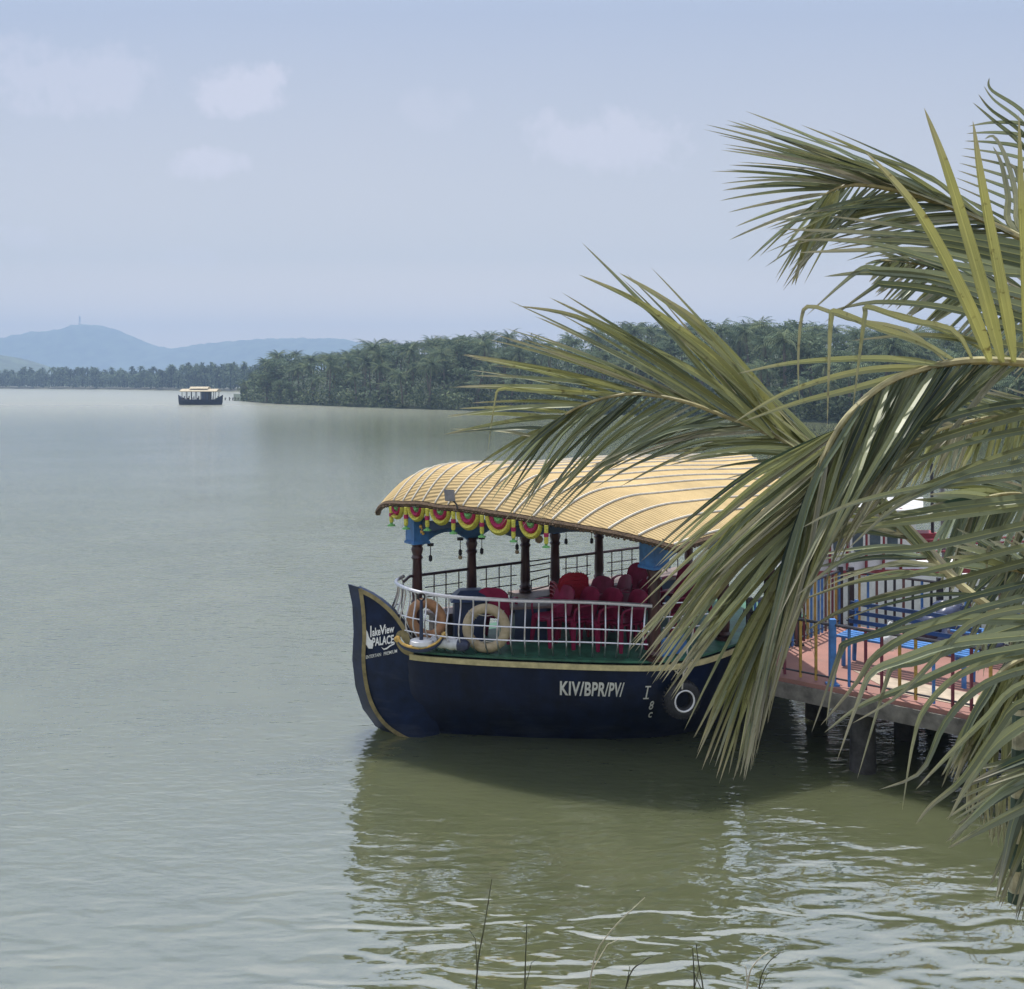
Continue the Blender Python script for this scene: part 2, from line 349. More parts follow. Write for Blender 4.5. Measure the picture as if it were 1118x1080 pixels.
so_ = nd(t, 'ShaderNodeSeparateXYZ'); t.links.new(tc.outputs['Object'], so_.inputs[0])
swell = nd(t, 'ShaderNodeMapRange', interpolation_type='SMOOTHSTEP'); setin(swell, From_Min=9.0, From_Max=13.5, To_Min=.068, To_Max=.018); t.links.new(so_.outputs['Y'], swell.inputs['Value'])   # swell rises where the bank shallows
calm = nd(t, 'ShaderNodeMapRange', interpolation_type='SMOOTHSTEP'); setin(calm, From_Min=9.0, From_Max=14.0, To_Min=.25, To_Max=1.0); t.links.new(so_.outputs['Y'], calm.inputs['Value'])   # sheltered, glassy water close to the bank
far_r = nd(t, 'ShaderNodeMapRange', interpolation_type='SMOOTHSTEP'); setin(far_r, From_Min=14.0, From_Max=240.0, To_Min=.012, To_Max=.28); t.links.new(so_.outputs['Y'], far_r.inputs['Value']); t.links.new(far_r.outputs[0], b.inputs['Roughness'])   # breeze ruffles the open lake
fade = nd(t, 'ShaderNodeMapRange'); setin(fade, From_Min=13.0, From_Max=60.0, To_Min=1.0, To_Max=.22); t.links.new(so_.outputs['Y'], fade.inputs['Value'])   # the far ripples are too fine to show one by one
side_ = nd(t, 'ShaderNodeMapRange', interpolation_type='SMOOTHSTEP'); setin(side_, From_Min=-4.0, From_Max=.5, To_Min=.4, To_Max=1.0); t.links.new(so_.outputs['X'], side_.inputs['Value'])
rip = math_n(t, 'ADD', math_n(t, 'MULTIPLY', hB, .023), math_n(t, 'MULTIPLY', hC, math_n(t, 'MULTIPLY', n0, .024)))
h = math_n(t, 'ADD', math_n(t, 'MULTIPLY', math_n(t, 'MULTIPLY', hA, fade.outputs[0]), math_n(t, 'MULTIPLY', swell.outputs[0], side_.outputs[0])), math_n(t, 'MULTIPLY', math_n(t, 'MULTIPLY', rip, math_n(t, 'ADD', math_n(t, 'MULTIPLY', fade.outputs[0], .75), .25)), calm.outputs[0]))
bp = nd(t, 'ShaderNodeBump'); setin(bp, Strength=1.0, Distance=1.0); t.links.new(h, bp.inputs['Height']); t.links.new(bp.outputs[0], b.inputs['Normal'])
nm = wn(.5, (1, 1, 1), 4.0)
rc = nd(t, 'ShaderNodeValToRGB'); t.links.new(nm, rc.inputs[0]); rc.color_ramp.elements[0].color = (.076, .088, .046, 1); rc.color_ramp.elements[1].color = (.096, .108, .058, 1)
rc.color_ramp.elements[0].position = .3; rc.color_ramp.elements[1].position = .7
t.links.new(rc.outputs[0], b.inputs['Base Color'])
M['water'] = m

# ---------------------------------------------------------------- setting: water, banks, hills
mb = MB(); mb.grid(lambda u, v: Vector((lerp(-3200, 3200, u), lerp(3.5, 3380, v), 0)), 16, 16)
single(mb, 'lake_water', M['water'], (0, 0, 0), kind='structure', smooth=None)
def bankz(x, y): return interp([(-60, 3.9), (.8, 3.75), (5, 2.15), (7.6, -.2), (9.5, -1.6)], y + .25 * math.sin(x * .9) + .12 * math.sin(x * 2.7 + 1))
mb = MB(); mb.grid(lambda u, v: Vector((lerp(-40, 40, u), lerp(-40, 9.5, v ** .5), bankz(lerp(-40, 40, u), lerp(-40, 9.5, v ** .5)))), 120, 80)
single(mb, 'lake_bank', M['bank'], (0, 0, 0), kind='structure')

ridge = [(-700, 392), (-400, 384), (-100, 376), (0, 371), (30, 364), (60, 361), (74, 358), (78, 356), (92, 355), (108, 356), (116, 358), (125, 360), (145, 368), (165, 377), (185, 381), (200, 380), (230, 375),
         (280, 371), (330, 370), (370, 370), (400, 375), (440, 386), (520, 397), (700, 404), (1000, 400), (1300, 396)]
def hillfn(u, v):
    px = lerp(-700, 1300, u); Y = lerp(2300, 3370, v); x = (px - CX) / F * 3000
    top = CH - (interp(ridge, px) - HY) / F * 3000
    prof = math.exp(-((Y - 3000) / 200) ** 2)
    rg = random.Random(int(px * 7) * 131 + int(Y))
    return Vector((x, Y, (top + 1.5) * prof * (1 + .05 * math.sin(px * .045 + Y * .006)*(1-prof)) + rg.uniform(-3, 3) * prof - 3 * (1 - prof)))
mb = MB(); mb.grid(hillfn, 500, 28); single(mb, 'far_hills', M['hill'], (0, 0, 0), kind='structure')
lowr = [(-400, 380), (-80, 384), (0, 388), (20, 392), (40, 399), (58, 407), (80, 414)]
def lowfn(u, v):
    px = lerp(-400, 80, u); Y = lerp(1150, 1700, v); top = CH - (interp(lowr, px) - HY) / F * 1400
    rg = random.Random(int(px * 9) * 77 + int(Y))
    prof = math.exp(-((Y - 1400) / 130) ** 2)
    return Vector(((px - CX) / F * 1400, Y, top * prof + rg.uniform(-1.5, 1.5) * prof - 2 * (1 - prof)))
mb = MB(); mb.grid(lowfn, 160, 20); single(mb, 'low_hill', M['hill'], (0, 0, 0), kind='structure')

# mast on the hill
mast = root('radio_mast', 'thin grey radio mast on top of the highest far hill', 'mast', P(87, 357, 3000))
mb = MB(); bz = P(87, 357, 3000)
for sx, sy in ((1, 1), (-1, 1), (-1, -1), (1, -1)): mb.bar(bz + Vector((sx * 2.2, sy * 2.2, -6)), bz + Vector((sx * .9, sy * .9, 31)), .8, .8)
for k in range(8):
    z = -4 + k * 4.6; r0 = lerp(2.2, .9, (z + 6) / 37)
    for (a, c) in (((1, 1), (-1, 1)), ((-1, 1), (-1, -1)), ((-1, -1), (1, -1)), ((1, -1), (1, 1))):
        mb.bar(bz + Vector((a[0] * r0, a[1] * r0, z)), bz + Vector((c[0] * r0, c[1] * r0, z + 2.3)), .5, .5)
part(mb, 'lattice', M['mastm'], mast)
mb = MB(); mb.tube([bz + Vector((0, 0, 31)), bz + Vector((0, 0, 36))], .5); part(mb, 'antenna', M['mastm'], mast)

# ---------------------------------------------------------------- far trees
def far_palm_mesh(seed, H):
    rg = random.Random(seed); tr = MB(); cr = MB(); bend = Vector((rg.uniform(-.9, .9), rg.uniform(-.9, .9), 0))
    tp = [bend * (k / 6) ** 2 + Vector((0, 0, H * k / 6)) for k in range(7)]
    tr.tube(tp, [.24 - .02 * k for k in range(7)], 6); top = tp[-1]
    for k in range(24):
        a = k * 2.4 + rg.uniform(-.2, .2); el = lerp(1.15, -.75, (k + rg.random()) / 24); ln = rg.uniform(3.2, 4.6)
        d = Vector((math.cos(a), math.sin(a), 0)); tone = rg.random(); yl = max(0, rg.gauss(.1, .25)); dryv = .8 if (el < -.5 and rg.random() < .45) else 0
        pts = []
        for i in range(8):
            s = i / 7; e = el - 1.25 * s ** 1.5
            pts.append((pts[-1] + (d * math.cos(e) + Vector((0, 0, math.sin(e)))) * ln / 7) if pts else top.copy())
        side = d.cross(Vector((0, 0, 1)))
        for i in range(1, 8):
            for sg in (-1, 1):
                for q in (0, .5):
                    p = pts[i - 1].lerp(pts[i], q) if i else pts[i]; tg = (pts[i] - pts[i - 1]).normalized()
                    l2 = 1.05 * math.sin(math.pi * min(.95, (i + q) / 8 + .12)) * rg.uniform(.7, 1.15)
                    tip = p + (side * sg * .8 + tg * .55 + Vector((0, 0, -.55 - rg.random() * .5))).normalized() * l2
                    c = (tone, yl, dryv)
                    i0 = cr.add(p - tg * .09, (0, 0), c); i1 = cr.add(p + tg * .09, (1, 0), c); i2 = cr.add(tip, (.3, .6), c); cr.face(i0, i1, i2)
        for i in range(7):
            c = (tone, yl + .2, dryv); a0 = cr.add(pts[i] + side * .05, (.0, 0), c); a1 = cr.add(pts[i] - side * .05, (.2, 0), c); b0 = cr.add(pts[i + 1] + side * .03, (0, .3), c); b1 = cr.add(pts[i + 1] - side * .03, (.2, .3), c)
            cr.face(a0, a1, b1, b0)
    return tr, cr
def leafquad(cr, p, s, rg, c):
    n = Vector((rg.gauss(0, 1), rg.gauss(0, 1), rg.gauss(0, 1) + .8)).normalized(); x = n.orthogonal().normalized(); x = Matrix.Rotation(rg.random() * 6.28, 3, n) @ x; y = n.cross(x)
    ids = [cr.add(p + x * s, (.2, .2), c), cr.add(p + y * s * .6, (.8, .2), c), cr.add(p - x * s, (.2, .5), c), cr.add(p - y * s * .6, (.8, .5), c)]; cr.face(*ids)
def far_broad_mesh(seed, H, n=1500):
    rg = random.Random(seed); tr = MB(); cr = MB()
    tr.tube([Vector((0, 0, 0)), Vector((.1, 0, H * .35)), Vector((.2, .1, H * .6))], [.32, .25, .12], 6)
    lobes = []
    for k in range(15):
        a = rg.random() * 6.28; rr = rg.uniform(.4, 3.1); z = H * rg.uniform(.30, .9); rad = rg.uniform(1.0, 1.9) * (1.15 - .45 * z / H)
        lobes.append((Vector((rr * math.cos(a) * (1.2 - .6 * z / H), rr * math.sin(a) * (1.2 - .6 * z / H), z)), rad, rg.random(), max(0, rg.gauss(.08, .2))))
        tr.tube([Vector((.1, 0, H * .32)), lobes[-1][0] * .7 + Vector((0, 0, H * .1)), lobes[-1][0]], [.12, .07, .03], 4)
    for k in range(n):
        c, rad, tone, yl = rg.choice(lobes); d = Vector((rg.gauss(0, 1), rg.gauss(0, 1), rg.gauss(0, 1))).normalized() * rad * rg.uniform(.45, 1.1); d.z *= .75
        leafquad(cr, c + d, rg.uniform(.13, .30), rg, (min(1, max(0, tone + rg.uniform(-.25, .25))), yl, 0))
    return tr, cr
GP = 'coconut palms in the far hillside grove'; GB = 'leafy trees in the far hillside grove'
palm_lab = 'coconut palm standing among many in the hazy grove across the lake'
broad_lab = 'leafy round crowned tree standing among coconut palms across the lake'
protoP = []; protoB = []
for k in range(4):
    r0 = root('coconut_palm', palm_lab, 'palm tree', (0, 0, 0), GP); tr, cr = far_palm_mesh(20 + k, 9.0)
    part(tr, 'trunk', M['fartrunk'], r0); part(cr, 'crown', M['farleaf'], r0, smooth=None, attr=True); protoP.append([r0, True])
for k in range(3):
    r0 = root('broadleaf_tree', broad_lab, 'tree', (0, 0, 0), GB); tr, cr = far_broad_mesh(50 + k, 9.5)
    part(tr, 'trunk', M['fartrunk'], r0); part(cr, 'crown', M['farleaf'], r0, smooth=None, attr=True); protoB.append([r0, True])
shore = [(262, 438), (300, 441), (400, 445), (500, 448), (600, 451), (700, 454), (850, 459), (1000, 466), (1118, 473), (1300, 486)]
skyl = [(262, 428), (268, 415), (280, 400), (292, 390), (305, 384), (322, 383), (335, 390), (350, 388), (370, 384), (400, 381), (430, 371), (452, 369), (480, 370), (510, 366), (530, 361), (550, 364), (590, 370), (640, 362),
        (690, 352), (712, 345), (735, 356), (780, 353), (830, 352), (845, 347), (870, 347), (900, 355), (960, 360), (1118, 362), (1300, 364)]
def shoreY(px): return CH * F / (interp(shore, px) - HY)
def grovez(d): return .25 + min(d, 4) * .12 + max(d - 4, 0) * .13
def ground(px, d, Y):
    k = min(1, max(0, (px - 256) / 40)); return max(.1, min(grovez(d) * k, CH - (interp(skyl, px) - HY) / F * Y - 5.0))
mb = MB()
def gfn(u, v):
    px = lerp(255, 1320, u); Y0 = shoreY(px); d = lerp(-2, 130, v ** 1.6); k = min(1, max(0, (px - 256) / 40)); dr = Vector(((px - CX) / F, 1, 0)) 
    p = dr * (Y0 + d); p.z = -1 if d < 0 else ground(px, d, Y0 + d) + .1 * math.sin(px * .3) * k
    return p
mb.grid(gfn, 110, 24); single(mb, 'grove_hillside', mat('grove_floor', (.035, .052, .03), .95, .35, .4, .3), (0, 0, 0), kind='structure')
rg = random.Random(99); nP = nB = 0; tries = 0; placed = []
spec = []
while (nP < 265 or nB < 70) and tries < 6000:
    tries += 1
    px = rg.uniform(264, 1010) if rg.random() < .86 else rg.uniform(1010, 1180); d = 1.0 + 75 * rg.random() ** 1.5; Y = shoreY(px) + d
    k = min(1, max(0, (px - 256) / 40)); gz = ground(px, d, Y)
    allow = CH - (interp(skyl, px) - HY) / F * Y - gz
    isB = rg.random() < (.22 if px > 330 else .55)
    H = rg.uniform(6.5, 12.5) if d > 8 else rg.uniform(4.0, 9.5)
    if isB: H *= .85
    H = min(H, allow * rg.uniform(.8, 1.1))
    if H < 3.2: continue
    pos = Vector(((px - CX) / F * Y, Y, gz - .15))
    if any((pos - q).length < 2.6 for q in placed): continue
    if isB and nB >= 70 or (not isB and nP >= 265): continue
    placed.append(pos); nB += isB; nP += not isB
    pr = rg.choice(protoB if isB else protoP); sc = H / (10.3 if not isB else 9.3)
    wd = sc * 1.15 if isB else max(sc, .85) * rg.uniform(.95, 1.22)
    s3 = (wd, wd, sc)
    if pr[1]: pr[1] = False; pr[0].location = pos; pr[0].rotation_euler = (0, 0, rg.random() * 6.28); pr[0].scale = s3
    else: dup(pr[0], pos, rg.random() * 6.28, s3)
# undergrowth and the mass of leaves between the trunks
mb = MB()
for k in range(40000):
    px = rg.uniform(263, 1180); d = .2 + 70 * rg.random() ** 2.0; Y = shoreY(px) + d; kk = min(1, max(0, (px - 256) / 40)); gz = ground(px, d, Y)
    allow = CH - (interp(skyl, px) - HY) / F * Y - gz
    z = gz + min(max(allow, .3) * .8, rg.random() ** 1.3 * (2.4 + min(d, 14) * .34))
    cl = .5 + .5 * math.sin(px * .11 + d * .5) * math.sin(px * .043 + 2)
    leafquad(mb, Vector(((px - CX) / F * Y, Y, z)), rg.uniform(.18, .48), rg, (min(1, max(0, cl * .7 + rg.uniform(-.2, .3))), max(0, rg.gauss(.05, .2)) if d > 2 else max(0, rg.gauss(.3, .3)), 0))
single(mb, 'undergrowth', M['farleaf'], (0, 200, 0), kind='stuff', smooth=None, attr=True, label='dense green undergrowth under the far hillside grove', cat='undergrowth')
# far left shore: strip of land and a wood that reads as one mass
def fshore(px): return interp([(-150, 424), (0, 424.6), (120, 425.6), (262, 428), (420, 430)], px)
mb = MB(); mb.grid(lambda u, v: (lambda px, Y0, d: Vector(((px - CX) / F * (Y0 + d), Y0 + d, -.6 if v == 0 else min(.9, .1 + d * .02))))(lerp(-160, 430, u), CH * F / (fshore(lerp(-160, 430, u)) - HY), 140 * v), 60, 10)
single(mb, 'far_shore', M['farbank'], (0, 0, 0), kind='structure')
mb = MB(); rg = random.Random(5)
for k in range(420):
    px = rg.uniform(-60, 330); Y = CH * F / (fshore(px) - HY) + 14 + 60 * rg.random() ** 1.5; H = rg.uniform(5.5, 13.0) * (1.0 if px < 200 else 1.08); c0 = Vector(((px - CX) / F * Y, Y, 1.5))
    tone = rg.random(); mb.tube([c0, c0 + Vector((rg.uniform(-.6, .6), 0, H - 1))], .25, 4)
    for q in range(95):
        if rg.random() < .55:
            a = rg.random() * 6.28; e = rg.uniform(-.7, 1.2); ln = rg.uniform(1.5, 3.6); d = Vector((math.cos(a) * math.cos(e), math.sin(a) * math.cos(e), math.sin(e) - .25)); p = c0 + Vector((0, 0, H - 2)); c = (tone, 0, 0)
            s = d.cross(Vector((0, 0, 1))).normalized() * .35
            mb.face(mb.add(p, (.2, .2), c), mb.add(p + d * ln * .6 + s, (.2, .3), c), mb.add(p + d * ln + Vector((0, 0, -.8)), (.2, .5), c), mb.add(p + d * ln * .6 - s, (.8, .3), c))
        else:
            leafquad(mb, c0 + Vector((rg.gauss(0, 2.2), rg.gauss(0, 2), rg.random() ** .8 * H * .72)), rg.uniform(.4, .9), rg, (tone, 0, 0))
for k in range(5200):
    px = rg.uniform(-70, 330); Y = CH * F / (fshore(px) - HY) + 16 + 50 * rg.random(); hh = 7.0 + 1.6 * math.sin(px * .21) + 1.2 * math.sin(px * .083 + 1)
    leafquad(mb, Vector(((px - CX) / F * Y, Y, 1 + hh * rg.random() ** .8)), rg.uniform(.5, 1.1), rg, (rg.random() * .8, 0, 0))
single(mb, 'far_wood', M['farleaf'], (-300, 640, 0), kind='stuff', smooth=None, attr=True, label='hazy blue green wood along the far left shore', cat='wood')
# stakes in the water by the headland
for k, px in enumerate((246, 250.5, 254, 257, 260)):
    p = PZ(px, 437.2 + .3 * (k % 2), 0); mb = MB(); mb.tube([p + Vector((0, 0, -.8)), p + Vector((.06 * (k % 3 - 1), 0, .75 + .2 * (k % 2)))], [.16, .12], 6)
    mb.tube([p + Vector((-.12, 0, .5)), p + Vector((.35, .05, .62))], .07, 5)
    single(mb, 'mooring_stake', M['fartrunk'], p, 'dark wooden stake in the water between the far tour boat and the headland', 'stake', 'stakes off the headland')

# ---------------------------------------------------------------- text helper
def textmesh(body, bold=0.0, shear=0.0, space=1.0):
    c = bpy.data.curves.new('t', 'FONT'); c.body = body; c.offset = bold; c.shear = shear; c.space_character = space; c.resolution_u = 3; c.fill_mode = 'FRONT'
    o = bpy.data.objects.new('t', c); COL.objects.link(o); bpy.context.view_layer.update()
    me = bpy.data.meshes.new_from_object(o.evaluated_get(bpy.context.evaluated_depsgraph_get()))
    vs = [v.co.copy() for v in me.vertices]; fs = [tuple(p.vertices) for p in me.polygons]
    bpy.data.objects.remove(o); bpy.data.curves.remove(c); bpy.data.meshes.remove(me)
    x0 = min(v.x for v in vs); x1 = max(v.x for v in vs); y0 = min(v.y for v in vs); y1 = max(v.y for v in vs)
    return [((v.x - x0) / (x1 - x0), (v.y - y0) / (y1 - y0)) for v in vs], fs
def addtext(mb, body, fn, **kw):        # fn(u, v) -> world point on the lettered surface
    vs, fs = textmesh(body, **kw); b = len(mb.v)
    for u, v in vs: mb.add(fn(u, v))
    for f in fs: mb.face(*[b + i for i in f])

# ---------------------------------------------------------------- the tour boat
BOAT = Vector((1.2, 16.4, 0))
boat = root('tour_boat', 'navy blue wooden tour boat with straw mat canopy moored beside the jetty', 'boat', BOAT)
V3 = lambda x, y, z=0: Vector((x, y, z))
FAR0, FAR1 = V3(-1.45, 15.7), V3(2.4, 18.4)                        # far side post line
fdir = (FAR1 - FAR0).normalized(); fnrm = Vector((-fdir.y, fdir.x, 0))   # away from camera
def on_far(px, z=0, off=0):
    k = (px - CX) / F; a, d = FAR0 + fnrm * off, FAR1 - FAR0
    t_ = (k * a.y - a.x) / (d.x - k * d.y); p = a + d * t_; p.z = z; return p
nearG = [V3(-1.72, 15.42), V3(-1.47, 15.08), V3(-.6, 14.82), V3(.4, 14.64), V3(1.4, 14.52), V3(2.1, 14.52), V3(2.62, 14.74), V3(3.12, 15.18), V3(4.15, 16.36), V3(5.0, 17.35)]
nearW = [V3(-1.5, 15.72), V3(-1.12, 15.66), V3(-.7, 15.6), V3(.45, 15.45), V3(1.3, 15.42), V3(1.95, 15.45), V3(2.5, 15.6), V3(3.0, 15.95), V3(4.0, 17.0), V3(4.8, 17.8)]
farG = [V3(3.75, 19.6), V3(2.4, 18.78), V3(1.0, 17.8), V3(-.3, 16.88), V3(-1.3, 16.15), V3(-1.72, 15.66)]
farW = [V3(3.6, 19.3), V3(2.4, 18.4), V3(1.1, 17.4), V3(-.1, 16.6), V3(-1.1, 15.98), V3(-1.5, 15.78)]
gN = catmull(nearG, 40); wN = catmull(nearW, 40); gF = catmull(farG, 22); wF = catmull(farW, 22)
ZG = 1.36
def hullring(z):
    f = max(-.3, z / ZG); e = 1 - (1 - f) ** 1.55 if f > 0 else f * .8
    out = []
    for g, q in zip(gN + gF, wN + wF):
        p = q.lerp(g, e); p.z = z; out.append(p)
    return out
mb = MB(); mb.loft([hullring(z) for z in (-.45, -.2, 0, .2, .4, .6, .8, 1.0, 1.2, ZG)], caps=True); hull = part(mb, 'hull', M['hull'], boat, 35)
def hullpt(t_, z, off=0.01):            # t_ in 0..39 along the near side
    k = min(int(t_), 38); f = t_ - k; e = 1 - (1 - z / ZG) ** 1.55
    p = (wN[k].lerp(wN[k + 1], f)).lerp(gN[k].lerp(gN[k + 1], f), e); tg = (gN[k + 1] - gN[k]).normalized(); n = Vector((tg.y, -tg.x, 0)); p.z = z
    return p + n * off + Vector((0, 0, -off * .35))
def t_of(px, z):
    best = min(range(0, 3900, 5), key=lambda i: abs((lambda p: CX + F * p.x / p.y - px)(hullpt(i / 100, z)))); return best / 100
# rub rail
rail = []
for k in range(4, 40): rail.append(gN[k] + Vector((0, 0, ZG - .03)))
mb = MB(); mb.loft([[p + Vector((0, -.035, -.045)), p + Vector((0, -.035, .03)), p + Vector((0, .05, .03)), p + Vector((0, .05, -.045))] for p in rail], caps=True); part(mb, 'rub_rail', M['cream'], boat)
# deck
mb = MB(); dk = [p + Vector((0, .03, ZG + .02)) for p in gN[3:]] + [p + Vector((0, -.03, ZG + .02)) for p in gF[:-2]]
mb.prism(dk, (0, 0, .03)); part(mb, 'deck', M['green'], boat)
# number on the side
mb = MB(); za, zb = CH - (757 - HY) / F * 14.85, CH - (741 - HY) / F * 14.75; ta, tb = t_of(611, za), t_of(680, za)
addtext(mb, 'KIV/BPR/PV/', lambda u, v: hullpt(lerp(ta, tb, u), lerp(za, zb, v)), bold=.03, space=1.08)
part(mb, 'registration_lettering', M['lettering'], hull, None)
mb = MB()
for ch, px, y0, y1, wpx in (('I', 705, 759, 744, 6), ('8', 710, 774, 764, 4.5), ('c', 709, 786, 780, 4)):
    z0, z1 = CH - (y0 - HY) / F * 14.9, CH - (y1 - HY) / F * 14.8; t0, t1 = t_of(px - wpx / 2, z0), t_of(px + wpx / 2, z0)
    if ch == 'I':
        for (u0, u1, v0, v1) in ((.38, .62, 0, 1), (0, 1, 0, .1), (0, 1, .9, 1)):
            b0 = len(mb.v)
            for u, v in ((u0, v0), (u1, v0), (u1, v1), (u0, v1)): mb.add(hullpt(lerp(t0, t1, u), lerp(z0, z1, v)))
            mb.face(b0, b0 + 1, b0 + 2, b0 + 3)
    else: addtext(mb, ch, lambda u, v: hullpt(lerp(t0, t1, u), lerp(z0, z1, v)), bold=.02)
part(mb, 'draught_marks', M['lettering'], hull, None)
# prow blade
def bladeY(px, py): return 15.47 - (px - 380) / 75 * .42 + max(0, py - 712) / 98 * .40
outer = [(380, 638), (384.5, 660), (386, 690), (384.5, 720), (388, 750), (396, 774), (410, 793), (430, 805.5), (452, 812)]
topE = [(392, 642), (405, 648), (418, 656.5), (430, 667.5), (440, 680), (446.5, 692), (448, 700), (444, 696), (441, 689), (437, 688), (434.5, 695), (436, 704), (442, 711), (450, 714)]
inner = [(391, 641), (394, 662), (395.5, 690), (394.5, 720), (398, 748), (405, 770), (418, 789), (436, 802), (456, 811)]
right = [(462, 730), (470, 760), (478, 785), (480, 802)]
pp = lambda a, dy=0: P(a[0], a[1], bladeY(*a) + dy)
face = [pp(a) for a in topE] + [pp(a, dd) for a, dd in zip(right, (.03, .16, .28, .34))] + [pp(a) for a in inner[::-1]]
mb = MB(); mb.prism(face, (.02, .1, 0))
mb.loft([[pp(a) for a in inner], [P(a[0], a[1], bladeY(*a) + .16) for a in outer], [P(a[0] + 3, a[1], bladeY(*a) + .3) for a in outer], [pp(a, .1) for a in inner]], closed=False)
mb.face(*[mb.add(q) for q in (pp(inner[0]), P(380, 638, bladeY(380, 638) + .16), P(383, 638, bladeY(380, 638) + .3), pp(inner[0], .1))])
blade = part(mb, 'prow', M['blade'], boat, 30)
bm = bmesh.new(); bm.from_mesh(blade.data); bmesh.ops.triangulate(bm, faces=[f for f in bm.faces if len(f.verts) > 4]); bm.to_mesh(blade.data); bm.free()
mb = MB()
def ribbon(mb, pts, wpx, off=-.02):
    pts = catmull([Vector((a[0], a[1], 0)) for a in pts], len(pts) * 4); A = []; B = []; A2 = []; B2 = []
    for i, p in enumerate(pts):
        tg = (pts[min(i + 1, len(pts) - 1)] - pts[max(i - 1, 0)]).normalized(); n = Vector((-tg.y, tg.x, 0)) * wpx / 2
        for lst, q, dy in ((A, p + n, off), (B, p - n, off), (A2, p + n, .02), (B2, p - n, .02)): lst.append(P(q.x, q.y, bladeY(q.x, q.y) + dy))
    mb.loft([A2, A, B, B2], closed=False)
ribbon(mb, [(a[0] + 2.2, a[1] + 1.5) for a in inner], 4.2)
ribbon(mb, [(393, 645), (405, 650.5), (417, 659), (428.5, 669.5), (438, 682), (444, 693), (445.5, 702), (441, 697), (438.5, 691), (435.5, 692), (434, 697), (436, 705), (442, 711.5), (451, 715)], 4.6)
part(mb, 'prow_trim', M['tan'], blade)
mb = MB(); logo = lambda px, py: P(px, py, bladeY(px, py) - .012)
def logo_text(s, x0, y0, x1, y1, h, **kw): addtext(mb, s, lambda u, v: logo(lerp(x0, x1, u), lerp(y0, y1, u) - v * h), **kw)
logo_text('l', 404.3, 696, 405.6, 695.7, 12.5, bold=.0); logo_text('ake', 406.4, 695, 415.5, 693.5, 9.0, bold=.025)
logo_text('V', 414.5, 693.2, 421.0, 692.3, 10.5, bold=.025); logo_text('iew', 420.5, 692.3, 430.5, 690.3, 8.0, bold=.025)
logo_text('PALACE', 406.5, 706, 430, 702.5, 9.6, bold=.03)
logo_text('ENTERTAIN', 399.5, 719.5, 416, 716.3, 3.6, bold=.01); logo_text('PREMIUM', 419, 716, 433.5, 712.6, 3.8, bold=.01)
sail = [(396.8, 685.5), (399, 686.5), (401.3, 690), (402.6, 695), (404.5, 698.6), (407.2, 699.2), (407.6, 703), (406.8, 708.3), (402.5, 708.2), (399, 703), (397.2, 695)]
mb.face(*[mb.add(logo(*a)) for a in sail])
sw = [(416, 706.5), (419, 708.3), (422, 707.3), (425.5, 704.6), (430, 702.6), (431.5, 700), (430.6, 703.6), (426, 706), (422.5, 708.9), (419, 709.8)]
mb.face(*[mb.add(logo(*a)) for a in sw])
lo = part(mb, 'logo_lettering', M['lettering'], blade, None)

# canopy: a barrel of straw mats whose front edge is rounded
TIP = V3(-1.98, 15.9); AX = V3(.891, .454); QN = V3(.454, -.891)
Ee = [(-.62, .3), (-.45, .06), (-.25, 0), (0, 0), (.41, .148), (1.04, .49), (1.857, .99), (2.42, 1.43), (2.885, 1.90), (3.396, 2.46), (3.71, 2.85)]
dr = [(-.62, .3), (-.45, .32), (0, .40), (.41, .52), (1.04, .59), (1.857, .53), (2.42, .45), (2.885, .36), (3.4, .24), (3.71, .16)]
SEND = lambda q: lerp(6.7, 5.3, (q + .45) / 4.16)
def rs0(q): return interp(Ee, q)
def roofz(q, s):
    c = 4.13 - ((.26 * (q - .9) ** 2) if q < .9 else .098 * (q - .9) ** 2 + .016 * max(0, q - 3.2) ** 2 * 8)
    d = interp(dr, q) * max(0, 1 - s / (.62 + .16 * max(0, q))) ** 2
    return c - d + .018 * math.sin(s * 2.1 + q) 
def roofp(q, s, dz=0): p = TIP + AX * (rs0(q) + s) + QN * q; p.z = roofz(q, s) + dz; return p
def rg_fn(dz): 
    def fn(u, v):
        q = lerp(-.45, 3.71, u); s = (SEND(q) - rs0(q)) * v ** 1.7; return roofp(q, s, dz)
    return fn
mb = MB(); mb.useuv = True; mb.grid(rg_fn(0), 60, 40, lambda u, v: ((lambda q: (rs0(q) + (SEND(q) - rs0(q)) * v ** 1.7 + .0 - .75 * q, q))(lerp(-.45, 3.71, u))))
roof = part(mb, 'canopy', M['straw'], boat, None); roof.data.polygons.foreach_set('use_smooth', [True] * len(roof.data.polygons))
mb = MB(); mb.grid(rg_fn(-.07), 60, 40); part(mb, 'canopy_lining', M['under'], roof, 60)
# white bands over the canopy
ribpx = [429.5, 439.5, 449.5, 461, 474.5, 489, 505, 521, 541, 561, 582, 603, 631, 664, 697, 735]
def q_of_px(px):
    return min([i / 400 * 4.16 - .45 for i in range(401)], key=lambda q: abs((lambda p: CX + F * p.x / p.y - px)(roofp(q, 0))) + (0 if q > -.1 else 99))
for px in ribpx:
    q = q_of_px(px); pts = [roofp(q, (SEND(q) - rs0(q)) * (i / 30) ** 1.7, .012) for i in range(31)]
    mb = MB(); mb.loft([[p + QN * .018 + V3(0, 0, -.012), p + QN * .011 + V3(0, 0, .007), p - QN * .011 + V3(0, 0, .007), p - QN * .018 + V3(0, 0, -.01)] for p in pts], caps=True)
    part(mb, 'band', M['rib'], roof)
